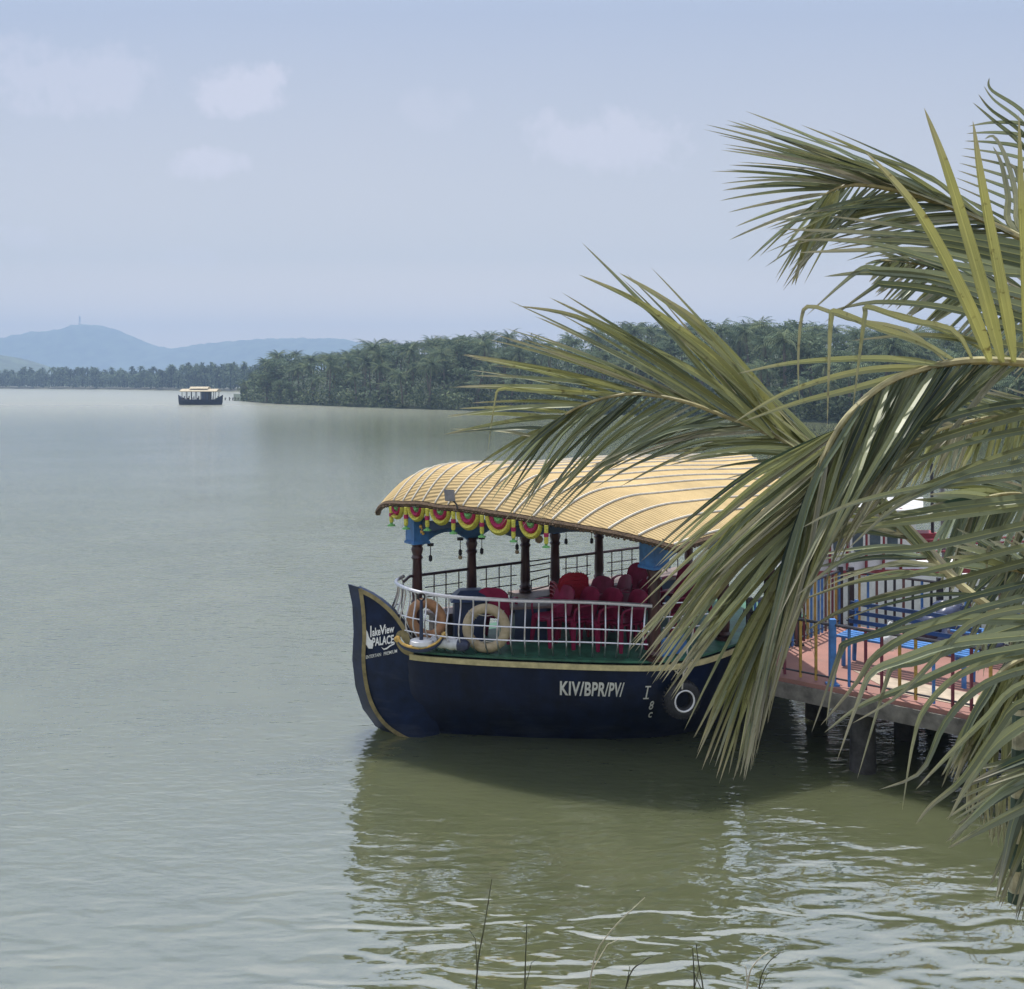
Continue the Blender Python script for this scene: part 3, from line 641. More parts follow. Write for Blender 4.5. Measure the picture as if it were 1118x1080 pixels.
# fringe of cut reed ends along the eaves
mb = MB(); rg = random.Random(3); eave = [roofp(lerp(-.45, 3.71, i / 150), 0) for i in range(151)] + [roofp(3.71, (SEND(3.71) - 2.85) * (i + 1) / 40) for i in range(40)]
for p, q in zip(eave, eave[1:]):
    n = max(1, int((q - p).length / .026)); 
    for k in range(n):
        c = p.lerp(q, (k + .5) / n); dv = Vector((q.y - p.y, -(q.x - p.x), 0)).normalized(); rr = rg.uniform(.016, .022)
        mb.tube([c - dv * .05 + V3(0, 0, .02), c + dv * rg.uniform(.025, .05) + V3(0, 0, -.075 - rg.random() * .025)], rr, 5)
part(mb, 'eave_fringe', M['fringe'], roof)
mb = MB(); mb.tube([p + V3(0, 0, -.05) for p in eave[::3]], .045, 6); part(mb, 'eave_pole', M['fringe'], roof)

# posts
def postprof(h, r=.085): return [(r * 1.25, 0), (r * 1.25, .05), (r * .95, .06), (r * 1.2, .1), (r * .9, .14), (r, .22), (r * .92, h * .5), (r * .84, h - .26), (r * 1.12, h - .22), (r * .85, h - .18), (r * 1.15, h - .09), (r * .95, h - .05), (r * 1.2, h)]
near_posts = [(V3(2.03, 14.62), 1.4), (V3(3.25, 15.75), 1.4), (V3(4.25, 16.9), 1.4)]
far_posts = [(on_far(455.5), 1.4), (on_far(515), 1.4), (on_far(573.5), 1.4), (on_far(606, 0, -.12), 1.4), (on_far(654), 1.4), (on_far(704), 1.4), (on_far(752), 1.4)]
for p, z in far_posts:
    mb = MB(); zl = z
    lat = postprof(2.9 - 1.9, .083); mb.lathe(p + V3(0, 0, z), [(.085, 0), (.085, .5)] + [(r, h + .5) for r, h in lat], 14); part(mb, 'post', M['post'], boat)
for p, z in near_posts:
    mb = MB(); mb.lathe(p + V3(0, 0, z), postprof(2.78 - z, .1), 16); part(mb, 'post', M['post'], boat)
# arched beams
def arch_beam(ps, ztop, zlow, zarch, th):
    mb = MB(); bot = []
    for a, c in zip(ps, ps[1:]):
        for i in range(13):
            f = i / 13; e = min(f, 1 - f) * 2; k = 0 if e < .18 else 1 - (1 - (e - .18) / .82) ** 2
            bot.append(V3(*a.lerp(c, f).xy, lerp(zlow, zarch, k)))
    bot.append(V3(*ps[-1].xy, zlow)); tops = [V3(b_.x, b_.y, ztop) for b_ in bot]
    d = (ps[-1] - ps[0]).normalized(); n = Vector((-d.y, d.x, 0)) * th / 2
    mb.loft([[b_ - n for b_ in bot], [b_ - n for b_ in tops], [b_ + n for b_ in tops], [b_ + n for b_ in bot], [b_ - n for b_ in bot]], closed=False)
    for i in (0, -1): mb.face(*[mb.add(q) for q in (bot[i] - n, tops[i] - n, tops[i] + n, bot[i] + n)])
    return mb
fp = [p for i, (p, z) in enumerate(far_posts) if i != 3]
part(arch_beam(fp, 3.16, 2.86, 3.03, .07), 'beam', M['blue'], boat)
part(arch_beam([near_posts[0][0], near_posts[1][0], near_posts[2][0]], 3.06, 2.74, 2.94, .08), 'beam', M['blue'], boat)
part(arch_beam([far_posts[0][0] + V3(.1, -.1), V3(.1, 15.05), near_posts[0][0] + V3(-.1, .06)], 3.26, 3.1, 3.2, .07), 'beam', M['bluedark'], boat)
for p, z0, z1, w_ in ((far_posts[0][0], 2.9, 3.3, .26), (far_posts[3][0], 2.86, 3.12, .2), (near_posts[0][0], 2.72, 3.1, .30)):
    mb = MB(); mb.box(p + V3(0, 0, (z0 + z1) / 2), (w_, w_, z1 - z0), ux=fdir); mb.box(p + V3(0, 0, z0 + .02), (w_ + .03, w_ + .03, .04), ux=fdir); part(mb, 'capital', M['blue'], boat)
mb = MB(); c0 = far_posts[0][0] - fnrm * .134 + V3(0, 0, 3.12)     # gold carved figure on the front capital
for dx, dz, r_ in ((-.02, .05, .03), (.02, .02, .035), (0, -.03, .03), (.025, -.06, .025)): mb.blob(c0 + fdir * dx + V3(0, 0, dz), (r_, .016, r_), 6, 8)
part(mb, 'carving', M['gold'], boat)
# side bench along the far side
mb = MB(); a, c = on_far(560, 0, .1), on_far(760, 0, .1); mb.prism([V3(*q.xy, 1.84) for q in (a - fnrm * .5, c - fnrm * .5, c + fnrm * .15, a + fnrm * .15)], (0, 0, .06)); part(mb, 'bench_top', M['tabletop'], boat)
mb = MB(); mb.prism([V3(*q.xy, 1.4) for q in (a - fnrm * .4, c - fnrm * .4, c + fnrm * .1, a + fnrm * .1)], (0, 0, .44)); part(mb, 'bench_front', M['navy'], boat)
mb = MB(); a, c = on_far(468, 0, .1), on_far(500, 0, .1); mb.prism([V3(*q.xy, 1.74) for q in (a - fnrm * .3, c - fnrm * .3, c + fnrm * .15, a + fnrm * .15)], (0, 0, .05)); mb.box(a.lerp(c, .5) + V3(0, 0, 1.57), (.35, .3, .34), ux=fdir); part(mb, 'bench_top', M['tabletop'], boat)
# far railing
mb = MB(); ra = [on_far(x, 2.40, .02) for x in (447, 480, 520, 573)]; mb.tube([on_far(441, 2.36, -.1)] + ra, .024, 6); mb.tube([on_far(x, 2.40, .02) for x in (606, 654, 704, 752)], .024, 6)
for z in (2.22, 2.32): mb.tube([on_far(573.5, z, .02), on_far(606, z + .02, .02)], .011, 5)
mb.tube([on_far(x, 2.40, .02) for x in (573.5, 606)], .012, 5)
for (x0, x1) in ((462, 507), (522, 566), (612, 647), (661, 697)):
    for z in (2.05, 2.2): mb.tube([on_far(x0 + 2, z, .02), on_far(x1 - 2, z, .02)], .009, 5)
for x in (474, 487, 501, 531, 545, 558, 618, 630, 641, 668, 679, 690, 715, 728, 740): mb.tube([on_far(x, 1.4, .02), on_far(x, 2.4, .02)], .011, 5)
mb.tube([on_far(580, 1.92, .02), on_far(599, 1.95, .02), on_far(599, 2.12, .02), on_far(580, 2.08, .02), on_far(580, 1.92, .02)], .014, 5)
part(mb, 'far_railing', M['darkrail'], boat)
# near railing with bellied bars
topR = catmull([P(*a) for a in [(441, 629, 15.75), (434, 633, 15.65), (432.5, 636, 15.5), (435, 638.5, 15.35), (444, 642.5, 15.15), (460, 647, 14.98), (495, 652, 14.78), (530, 654, 14.68), (570, 656, 14.6), (640, 657.5, 14.55), (712, 661.5, 14.5)]], 60)
botR = catmull([V3(x, y, 1.41) for x, y in [(-1.45, 15.8), (-1.55, 15.7), (-1.58, 15.55), (-1.5, 15.42), (-1.38, 15.3), (-1.15, 15.18), (-.78, 15.02), (-.36, 14.94), (.15, 14.86), (1.08, 14.78), (1.9, 14.7)]], 60)
def bellied(i, f):
    i0 = min(int(i), 58); k = i - i0; a = botR[i0].lerp(botR[i0 + 1], k); c = topR[i0].lerp(topR[i0 + 1], k); tg = (topR[i0 + 1] - topR[i0]).normalized(); n = Vector((tg.y, -tg.x, 0))
    return a.lerp(c, f) + n * .18 * math.sin(math.pi * min(1, f * 1.05)) ** 1.2 + n * .05 * math.sin(6.28 * f)
mb = MB(); mb.tube(topR, .028, 8); nrail = part(mb, 'railing', M['steel'], boat)
for f in (.33, .56):
    mb = MB(); mb.tube([bellied(i, f) for i in range(4, 60)], .011, 6); part(mb, 'mid_rail', M['steel'], nrail)
dists = [0]
for a, c in zip(topR, topR[1:]): dists.append(dists[-1] + (c - a).length)
bars = []; s = .05
while s < dists[-1]:
    i = max(k for k in range(59) if dists[k] <= s); bars.append(i + (s - dists[i]) / (dists[i + 1] - dists[i])); s += .115 if s < .75 else .19
for i in bars:
    mb = MB(); mb.tube([bellied(i, f / 12) for f in range(13)], .0125, 6); part(mb, 'baluster', M['steel'], nrail)
mb = MB()
for y0 in (657, 672, 684): mb.tube([P(724, y0 + 2, 14.75), P(748, y0 + 1, 15.0), P(776, y0 - 2, 15.4)], .012, 6)
for x in (732, 745, 759): mb.tube([P(x, 658, 14.85 + (x - 724) * .012), P(x - 4, 712, 14.9 + (x - 724) * .012)], .011, 6)
part(mb, 'gate_rail', M['steel'], boat)
mb = MB(); a = P(721, 700, 14.62); c = P(748, 694, 15.0); mb.prism([a, c, c + V3(0, 0, -.24), a + V3(0, 0, -.24)], (.03, .04, 0)); mb.bar(a + V3(0, 0, .01), c + V3(0, 0, .01), .08, .03); part(mb, 'step_board', M['blue2'], boat)

# flood lamp on the eave
lp = P(491, 541, 15.0); fl = root('flood_lamp', 'small grey flood lamp clamped on the front eave of the straw canopy', 'lamp', lp)
mb = MB(); ux = V3(1, -.25).normalized(); up = V3(-.12, .25, .95).normalized(); nn = ux.cross(up)
mb.hexa([lp + ux * i * .075 + up * j * .085 + nn * k * .02 for k in (-1, 1) for i, j in ((-1, -1), (1, -1), (1, 1), (-1, 1))]); part(mb, 'housing', M['lamp'], fl)
mb = MB(); mb.tube([lp + up * -.06 + ux * .03 + nn * -.02, lp + ux * .09 - up * .13, lp + ux * .10 - up * .2], .014, 5); part(mb, 'bracket', M['black'], fl)
# garland of swags along the front eave
gl = root('flower_garland', 'yellow crimson and green swag garland hung along the front eave of the straw canopy', 'garland', P(500, 575, 15.0))
def eave_at(px, dz=-.09):
    q = q_of_px(px); p = roofp(q, 0, dz); return p + (AX * -.02 + QN * .01)
swags = [(427, 442, 14), (446.5, 465, 16), (470.5, 493.5, 17), (499, 525, 19), (530.5, 560, 20), (567, 593, 18)]
for (x0, x1, hpx) in swags:
    a, c = eave_at(x0), eave_at(x1); mid = a.lerp(c, .5); ux = (c - a) / 2; h = hpx / F * mid.y; nrm = Vector((ux.y, -ux.x, 0)).normalized()
    prev = None
    for nm, r0, r1, m_, off in (('yellow_swag', .66, 1.0, 'gyellow', .02), ('crimson_swag', .34, .68, 'gmaroon', .012), ('green_swag', .0, .36, 'ggreen', .006)):
        mb = MB(); n = 22
        ins = [mid + ux * -math.cos(math.pi * i / n) * r0 + V3(0, 0, -h * math.sin(math.pi * i / n) * r0) for i in range(n + 1)]
        outs = [mid + ux * -math.cos(math.pi * i / n) * r1 + V3(0, 0, -h * math.sin(math.pi * i / n) * r1) for i in range(n + 1)]
        md = [p.lerp(q, .5) + nrm * (off + .035) for p, q in zip(ins, outs)]
        mb.loft([ins, md, outs, [p - nrm * .02 for p in outs], [p - nrm * .02 for p in ins]], closed=False); part(mb, nm, M[m_], gl)
for px in (428.5, 444.5, 468, 496, 527.5, 562, 597):
    p = eave_at(px); k = p.y / F; mb = MB(); rr = 2.4 * k
    L_ = 20 * k if px > 430 else 17 * k
    mb.lathe(p + V3(0, -.03, -L_), [(rr * .8, 0), (rr, .1 * L_), (rr * .9, .6 * L_), (rr, L_)], 8); dp = part(mb, 'drop', M['gyellow'], gl)
    mb = MB(); mb.lathe(p + V3(0, -.03, -L_ * .62), [(rr * 1.12, 0), (rr * 1.15, .22 * L_)], 8); part(mb, 'drop_band', M['gmaroon'], dp)
    mb = MB(); mb.lathe(p + V3(0, -.03, -L_ - 4 * k), [(rr * 1.9, 0), (rr * 1.7, 1.2 * k), (rr * .5, 2.6 * k), (rr * .7, 4 * k)], 8); part(mb, 'drop_bell', M['ggreen'], dp)
# bulbs hanging from the far beam
GBULB = 'bulbs hanging under the canopy'
for px, zt, ball in ((470, 2.88, 0), (502.5, 2.92, 1), (526, 2.9, 0), (564.5, 2.9, 1), (588.5, 2.97, 2), (618, 2.9, 0), (646, 2.86, 0)):
    p = on_far(px, zt, -.08); r0 = root('hanging_bulb', '', 'bulb', p, GBULB)
    r0['label'] = ['small dark hanging bulb on a black cord under the far canopy beam', 'hanging bulb with a pale tip on a black cord under the far canopy beam', 'round beige ball bulb hanging behind the end of the garland'][ball]
    mb = MB(); mb.tube([p, p + V3(0, 0, -.17)], .007, 5); mb.lathe(p + V3(0, 0, -.03), [(.05, 0), (.05, .04)], 8); part(mb, 'cord', M['black'], r0)
    mb = MB(); mb.lathe(p + V3(0, 0, -.27), [(.012, 0), (.03, .02), (.028, .08), (.012, .1)] if ball < 2 else [(.02, 0), (.06, .03), (.07, .07), (.05, .12), (.01, .14)], 10); part(mb, 'bulb', M['black' if ball < 2 else 'buoy'], r0)
    if ball == 1:
        mb = MB(); mb.lathe(p + V3(0, 0, -.33), [(.02, 0), (.036, .02), (.03, .055)], 10); part(mb, 'bulb_tip', M['buoy'], r0)

# ---------------------------------------------------------------- on the boat's deck
lb = P(531, 686, 14.98); r0 = root('lifebuoy', 'weathered cream lifebuoy hung upright inside the bow railing', 'lifebuoy', lb)
mb = MB(); mb.torus(lb, (1, -.12, 0), (0, .05, 1), .285, .073, 36, 12); ring = part(mb, 'ring', M['buoy'], r0)
mb = MB()
for k in range(4):
    a = .785 + k * 1.571; q = lb + V3(math.cos(a) * .285, 0, math.sin(a) * .285); d = V3(-math.sin(a), 0, math.cos(a)); mb.torus(q, V3(math.cos(a), 0, math.sin(a)), V3(0, 1, 0), .076, .008, 14, 5)
ln = [lb + V3(math.cos(.785 + k * 1.571 + j * .39) * (.285 + (.0 if j % 4 else .075) - .1 * math.sin(j * .785)), -.03, math.sin(.785 + k * 1.571 + j * .39) * (.285 + (.0 if j % 4 else .075) - .1 * math.sin(j * .785))) for k in range(4) for j in range(4)]
mb.tube(ln, .008, 5, True); part(mb, 'grab_line', M['rope'], r0)
ob = P(466, 676, 15.28); r0 = root('lifebuoy', 'orange lifebuoy leaning behind the black anchor at the bow', 'lifebuoy', ob)
mb = MB(); mb.torus(ob, (.8, .35, -.1), (-.15, .1, 1), .24, .075, 30, 10); part(mb, 'ring', M['orange'], r0)
# anchor on its little stand
an = P(460, 706, 14.86); r0 = root('anchor', 'navy and gold ornamental anchor standing on the foredeck beside the white roll', 'anchor', an)
mb = MB(); mb.tube([an + V3(0, 0, .03), an + V3(0, 0, .68)], [.03, .022], 8); part(mb, 'shank', M['navy'], r0)
mb = MB(); mb.torus(an + V3(0, 0, .72), (1, 0, 0), (0, 0, 1), .05, .014, 16, 6); part(mb, 'ring', M['black'], r0)
mb = MB(); arc = [an + V3(-.36, .06, .1), an + V3(-.24, 0, .0), an + V3(0, -.03, -.035), an + V3(.22, 0, .03), an + V3(.34, .06, .17)]; mb.tube(catmull(arc, 16), [.02 + .03 * math.sin(math.pi * i / 15) for i in range(16)], 8); part(mb, 'arms', M['navy'], r0)
mb = MB(); mb.tube([p + V3(0, -.045, .035) for p in catmull(arc, 16)], .02, 6)
for sx, zz in ((-.35, .1), (.33, .16)): mb.blob(an + V3(sx, .03, zz), (.05, .035, .05), 6, 8)
part(mb, 'gilding', M['gold'], r0)
mb = MB(); mb.lathe(an + V3(0, .06, -.03), [(.12, 0), (.18, .06), (.17, .11), (.1, .13)], 18); part(mb, 'stand', M['white'], r0)
rl = P(490, 703, 14.93); r0 = root('rolled_tarpaulin', 'white rolled tarpaulin with a dark end lying on the bow deck edge', 'tarpaulin', rl)
mb = MB(); a = P(472, 701, 15.0); c = P(502, 704, 14.86); mb.tube(catmull([a, a.lerp(c, .3) + V3(0, 0, .01), a.lerp(c, .7), c], 12), [.085 + .008 * math.sin(i * 1.9) for i in range(12)], 12); part(mb, 'roll', M['tarp'], r0)
mb = MB(); d = (c - a).normalized(); mb.tube([c - d * .02, c + d * .05, c + d * .09, c + d * .14], [.09, .1, .085, .05], 12); part(mb, 'end', M['tarpd'], r0)
# cabinet, table
cb = P(511, 700, 15.45); cb.z = 1.41; r0 = root('cabinet', 'dark navy cabinet with a sloping top behind the cream lifebuoy', 'cabinet', cb)
mb = MB(); mb.box(cb + V3(0, .2, .32), (.46, .42, .64), ux=V3(1, .12)); part(mb, 'body', M['navy'], r0)
mb = MB(); o = cb + V3(0, .2, .645); ux = V3(1, .12).normalized(); uy = V3(-.12, 1).normalized()
mb.hexa([o + ux * i * .29 + uy * j * .26 for i, j in ((-1, -1), (1, -1), (1, 1), (-1, 1))] + [o + ux * i * .15 + uy * j * .1 + V3(0, 0, .15) for i, j in ((-.9, -1), (1.3, -1), (1.3, 1), (-.9, 1))]); part(mb, 'sloping_top', M['navy'], r0)
tb = P(576, 700, 15.75); tb.z = 1.41; r0 = root('table', 'navy sided table with a grey brown top between the maroon chairs at the bow', 'table', tb)
mb = MB(); mb.box(tb + V3(0, .2, .24), (.5, .5, .48), ux=V3(1, .2)); part(mb, 'base', M['navy'], r0)
mb = MB(); mb.box(tb + V3(.04, .25, .5), (.78, .62, .035), ux=V3(1, .2)); part(mb, 'table_top', M['tabletop'], r0)

# plastic chairs
def make_chair(m_, slots=False):
    r0 = root('plastic_chair', '', 'chair', (0, 0, 0), 'plastic chairs on the tour boat')
    def cyl(mbx, pts, r): mbx.tube([V3(*p) for p in pts], r, 6)
    mb = MB()                                        # seat: dished shell
    def sf(u, v): x = lerp(-.21, .21, u); y = lerp(-.22, .2, v); return V3(x * (1 + .08 * v), y, .42 - .02 * math.cos(u * 6.28 - 3.14) - .015 * v + (.0 if v > .1 else -.02))
    mb.grid(sf, 10, 8); mb.grid(lambda u, v: sf(u, v) - V3(0, 0, .025), 10, 8); mb.box((0, -.0, .395), (.40, .40, .03)); part(mb, 'seat', m_, r0)
    mb = MB()                                        # backrest with a rounded top, facing -Y
    def bf(u, v):
        x = lerp(-1, 1, u); h = lerp(.40, .84 - .10 * abs(x) ** 3.2 - (.012 * (1 if int(u * 22) % 2 else 0) if slots and v > .9 else 0), v); wd = .23 + .015 * math.sin(v * 3.1)
        return V3(x * wd, .17 + .10 * v + .05 * (1 - x * x) - .03, h)
    mb.grid(bf, 22, 10); mb.grid(lambda u, v: bf(u, v) + V3(0, .022, 0), 22, 10)
    for j in (0, 10):
        pass
    mb.loft([[bf(i / 22, 1) for i in range(23)], [bf(i / 22, 1) + V3(0, .022, 0) for i in range(23)]], closed=False)
    part(mb, 'backrest', m_, r0)
    for sx in (-1, 1):
        for y0, y1 in ((-.19, -.22), (.17, .23)):
            mb = MB(); mb.loft([[V3(sx * .19 + a * .035, y0 + b_ * .03, .41) for a, b_ in ((-1, -1), (1, -1), (1, 1), (-1, 1))], [V3(sx * .235 + a * .02, y1 + b_ * .02, 0) for a, b_ in ((-1, -1), (1, -1), (1, 1), (-1, 1))]], caps=True); part(mb, 'leg', m_, r0)
        mb = MB(); pts = catmull([V3(sx * .235, .2, .60), V3(sx * .26, .05, .63), V3(sx * .262, -.12, .62), V3(sx * .25, -.2, .57), V3(sx * .225, -.2, .41)], 14)
        mb.loft([[p + V3(-.025, 0, 0), p + V3(-.02, 0, .014), p + V3(.02, 0, .014), p + V3(.025, 0, 0)] for p in pts], caps=True); part(mb, 'armrest', m_, r0)
    return r0
cm_ = make_chair(M['maroon']); cr_ = make_chair(M['red'], True); first = {'m': cm_, 'r': cr_}; used = set()
def place_chair(kind, px, Y, rz, label, dz=0, sc=1.0):
    p = V3((px - CX) / F * Y, Y, 1.41 + dz)
    if kind not in used:
        used.add(kind); o = first[kind]; o.location = p; o.rotation_euler = (0, 0, rz); o.scale = (sc,) * 3; o['label'] = label
    else: o = dup(first[kind], p, rz, sc, label)
place_chair('m', 543, 15.75, R(165), 'maroon plastic chair beside the navy cabinet, standing alone at the bow', 0, 1.02)
place_chair('m', 603, 15.55, R(-55), 'maroon plastic chair in front of the bright red stack, its armrest towards the table')
place_chair('m', 630, 15.45, R(-60), 'maroon plastic chair just right of the bright red stack, in the front row')
place_chair('m', 655, 15.35, R(-57), 'maroon plastic chair in the middle of the front row')
place_chair('m', 682, 15.25, R(-63), 'maroon plastic chair at the right end of the front row, left of the near post')
place_chair('m', 646, 16.25, R(-50), 'maroon plastic chair in the second row, just behind the front row middle')
place_chair('m', 668, 16.45, R(-70), 'maroon plastic chair in the second row, below the far bench')
place_chair('m', 696, 16.2, R(-60), 'maroon plastic chair in the second row, half behind the near post')
place_chair('m', 690, 17.1, R(-40), 'maroon plastic chair standing close against the far bench', .06)
place_chair('m', 735, 16.0, R(-60), 'maroon plastic chair just right of the thick near post')
place_chair('m', 757, 16.8, R(-70), 'maroon plastic chair behind the hanging palm leaf tips, furthest right')
place_chair('m', 742, 17.3, R(-50), 'maroon plastic chair behind the one right of the near post')
for k in range(4):
    place_chair('r', 622, 16.1, R(-168), ['bright red plastic chair at the bottom of its stack', 'bright red plastic chair second from the bottom of its stack', 'bright red plastic chair second from the top of its stack', 'bright red plastic chair on top of its stack'][k], .062 * k)

# tyre fender and mooring rope
ty = P(745, 764, 14.62); r0 = root('tyre_fender', 'black tyre fender with a white inner rim hung between hull and jetty', 'tyre', ty)
mb = MB(); mb.torus(ty, (1, .3, 0), (0, 0, 1), .19, .085, 30, 12)
for k in range(30):
    a = k * 6.283 / 30; ux = V3(1, .3).normalized(); d = ux * math.cos(a) + V3(0, 0, math.sin(a)); mb.bar(ty + d * .255 + V3(.02, -.05, 0), ty + d * .277 + V3(-.02, .06, 0), .02, .025)
part(mb, 'tread', M['black'], r0)
mb = MB(); mb.torus(ty + V3(.02, -.07, .0), (1, .3, 0), (0, 0, 1), .15, .014, 26, 6); part(mb, 'rim', M['white'], r0)
mb = MB(); a = P(733, 716, 14.66); c = P(760, 716, 14.9)
mb.tube(catmull([a, P(735, 729, 14.6), P(742, 736, 14.58), P(749, 730, 14.62), P(752, 716, 14.7), P(747, 730, 14.56), ty + V3(-.02, -.1, .18)], 30), .012, 6)
mb.tube(catmull([P(760, 664, 15.2), P(756, 692, 15.0), P(750, 712, 14.8), P(757, 722, 14.7)], 14), .012, 6)
single(mb, 'mooring_rope', M['rope'], a, 'pale mooring rope looped above the tyre fender', 'rope')

# ---------------------------------------------------------------- the jetty
JZ = 1.15; J0 = V3(3.35, 15.06); JU = V3(.763, -.647); JV = V3(.647, .763)
def J(u, v, z=JZ): p = J0 + JU * u + JV * v; p.z = z; return p
JL, JW = 8.2, 3.7
jet = root('jetty', 'concrete jetty with faded pink deck and dark piers beside the tour boat', 'jetty', J(4, 1.8, 0))
mb = MB(); mb.prism([J(0, 0, JZ - .06), J(JL, 0, JZ - .06), J(JL, JW, JZ - .06), J(0, JW, JZ - .06)], (0, 0, .06)); part(mb, 'deck', M['deckpink'], jet)
mb = MB(); mb.prism([J(-.02, -.03, JZ - .28), J(JL, -.03, JZ - .28), J(JL, .15, JZ - .28), J(-.02, .15, JZ - .28)], (0, 0, .218)); part(mb, 'edge_beam', M['concrete'], jet)
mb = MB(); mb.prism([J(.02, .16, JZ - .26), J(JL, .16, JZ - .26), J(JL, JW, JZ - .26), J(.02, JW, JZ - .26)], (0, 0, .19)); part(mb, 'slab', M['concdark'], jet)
mb = MB(); mb.prism([J(2.1, .35, JZ + .004), J(4.3, .3, JZ + .004), J(4.6, .9, JZ + .004), J(1.3, 1.0, JZ + .004)], (0, 0, .003)); part(mb, 'worn_patch', mat('pale_worn_cement', (.36, .30, .235), .9, .2, 3), jet)
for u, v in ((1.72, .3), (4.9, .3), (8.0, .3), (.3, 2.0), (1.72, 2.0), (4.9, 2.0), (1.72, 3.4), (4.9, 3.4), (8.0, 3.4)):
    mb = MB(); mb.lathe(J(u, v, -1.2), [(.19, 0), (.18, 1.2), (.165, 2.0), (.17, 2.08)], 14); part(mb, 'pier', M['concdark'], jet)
for v, z0 in ((3.42, .5), (2.05, .62)):  # dark beams added to block bright water and deepen the shade under the deck
    mb = MB(); mb.bar(J(.1, v, z0), J(JL, v, z0), .16, .3 if v > 3 else .2); part(mb, 'added_shade_beam', M['concdark'], jet)
# front fence
def fence(name, label, pts, zb, zt, cols, posts, bottom=.1, toprail='blackbar', post_m='blue2'):
    r0 = root(name, label, 'fence', pts(0.5))
    mb = MB(); mb.tube([pts(i / 12) + V3(0, 0, zt) for i in range(13)], .022, 6); part(mb, 'top_rail', M[toprail], r0)
    mb = MB(); mb.tube([pts(i / 12) + V3(0, 0, bottom) for i in range(13)], .014, 6); part(mb, 'bottom_rail', M['blackbar'], r0)
    for f, c in cols:
        p = pts(f); mb = MB(); mb.bar(p + V3(0, 0, .02), p + V3(0, 0, zt - .015), .034, .034, (1, 0, 0)); part(mb, 'bar', M[c], r0)
    for f in posts:
        p = pts(f); mb = MB(); mb.box(p + V3(0, 0, zt / 2 + .04), (.085, .085, zt + .08)); mb.box(p + V3(0, 0, .012), (.16, .16, .024)); part(mb, 'post', M[post_m], r0)
    return r0
FU = 6.4
def u_of(px, v=.12):
    return min([i * .01 for i in range(0, 800)], key=lambda u: abs((lambda p: CX + F * p.x / p.y - px)(J(u, v))))
seq = [(823, 'blue2'), (840, 'brownbar'), (857, 'maroonbar'), (874, 'yellowbar'), (891, 'yellowbar'), (927, 'blue2'), (945, 'maroonbar'), (963, 'maroonbar'), (982, 'yellowbar'), (1000, 'yellowbar'), (1019, 'blue2'), (1040, 'maroonbar'),
       (1061, 'maroonbar'), (1082, 'yellowbar'), (1104, 'yellowbar'), (1128, 'blue2'), (1152, 'maroonbar'), (1178, 'maroonbar'), (1205, 'yellowbar')]
fence('painted_fence', 'jetty fence of blue maroon and ochre bars along the near pink deck edge', lambda f: J(f * FU, .12), JZ, .84, [(u_of(p) / FU, c) for p, c in seq], [u_of(909) / FU, u_of(1145) / FU])
cyc = ['yellowbar', 'blue2', 'blue2', 'brownbar', 'yellowbar', 'maroonbar', 'yellowbar', 'blue2']
fence('painted_fence', 'jetty fence of yellow and blue bars on the side facing the tour boat', lambda f: J(.06, .15 + f * 3.4), JZ, .95, [((k + .5) / 24, cyc[k % 8]) for k in range(24)], [.01, .5, .99], post_m='blackbar')
fence('painted_fence', 'jetty fence at the back of the deck in front of the white boat', lambda f: J(.15 + f * 7.8, 3.58), JZ, .95, [((k + .5) / 52, ['blue2', 'yellowbar', 'blue2', 'brownbar', 'blackbar', 'blackbar', 'brownbar', 'blackbar'][k % 8] if k < 9 else ['blackbar', 'brownbar', 'blackbar'][k % 3]) for k in range(52)], [.01, .2, .45, .7, .99], post_m='blackbar')
# benches of blue slats
def bench(loc, ang, ln, name_label, lightseat=False):
    r0 = root('slatted_bench', name_label, 'bench', loc, 'blue benches on the jetty'); ux = V3(math.cos(ang), math.sin(ang)); uy = V3(-ux.y, ux.x); loc = Vector(loc)
    for k in range(4):
        mb = MB(); mb.bar(loc + uy * (-.2 + k * .115) + V3(0, 0, .44), loc + ux * ln + uy * (-.2 + k * .115) + V3(0, 0, .44), .085, .03); part(mb, 'seat_slat', M['blue2'], r0)
    for k in range(3):
        mb = MB(); mb.bar(loc + uy * (.24 + .03 * k) + V3(0, 0, .58 + .13 * k), loc + ux * ln + uy * (.24 + .03 * k) + V3(0, 0, .58 + .13 * k), .025, .06); part(mb, 'back_slat', M['bluedark'], r0)
    for s_ in (.05, .95):
        for y_ in (-.2, .2):
            mb = MB(); mb.bar(loc + ux * ln * s_ + uy * y_, loc + ux * ln * s_ + uy * (y_ + (.1 if y_ > 0 else 0)) + V3(0, 0, .9 if y_ > 0 else .425), .05, .05, (1, 0, 0)); part(mb, 'leg', M['blue2'], r0)
angJ = math.atan2(JU.y, JU.x)
bench(J(1.0, 1.35), angJ, 1.9, 'blue slatted bench on the pink deck nearest the painted front fence')
bench(J(2.2, 2.75), angJ, 1.7, 'blue slatted bench further back on the pink deck, beside the dark bundle')
bench(J(3.6, 1.35), angJ, 1.6, 'blue slatted bench on the right of the pink deck, partly under palm leaves')
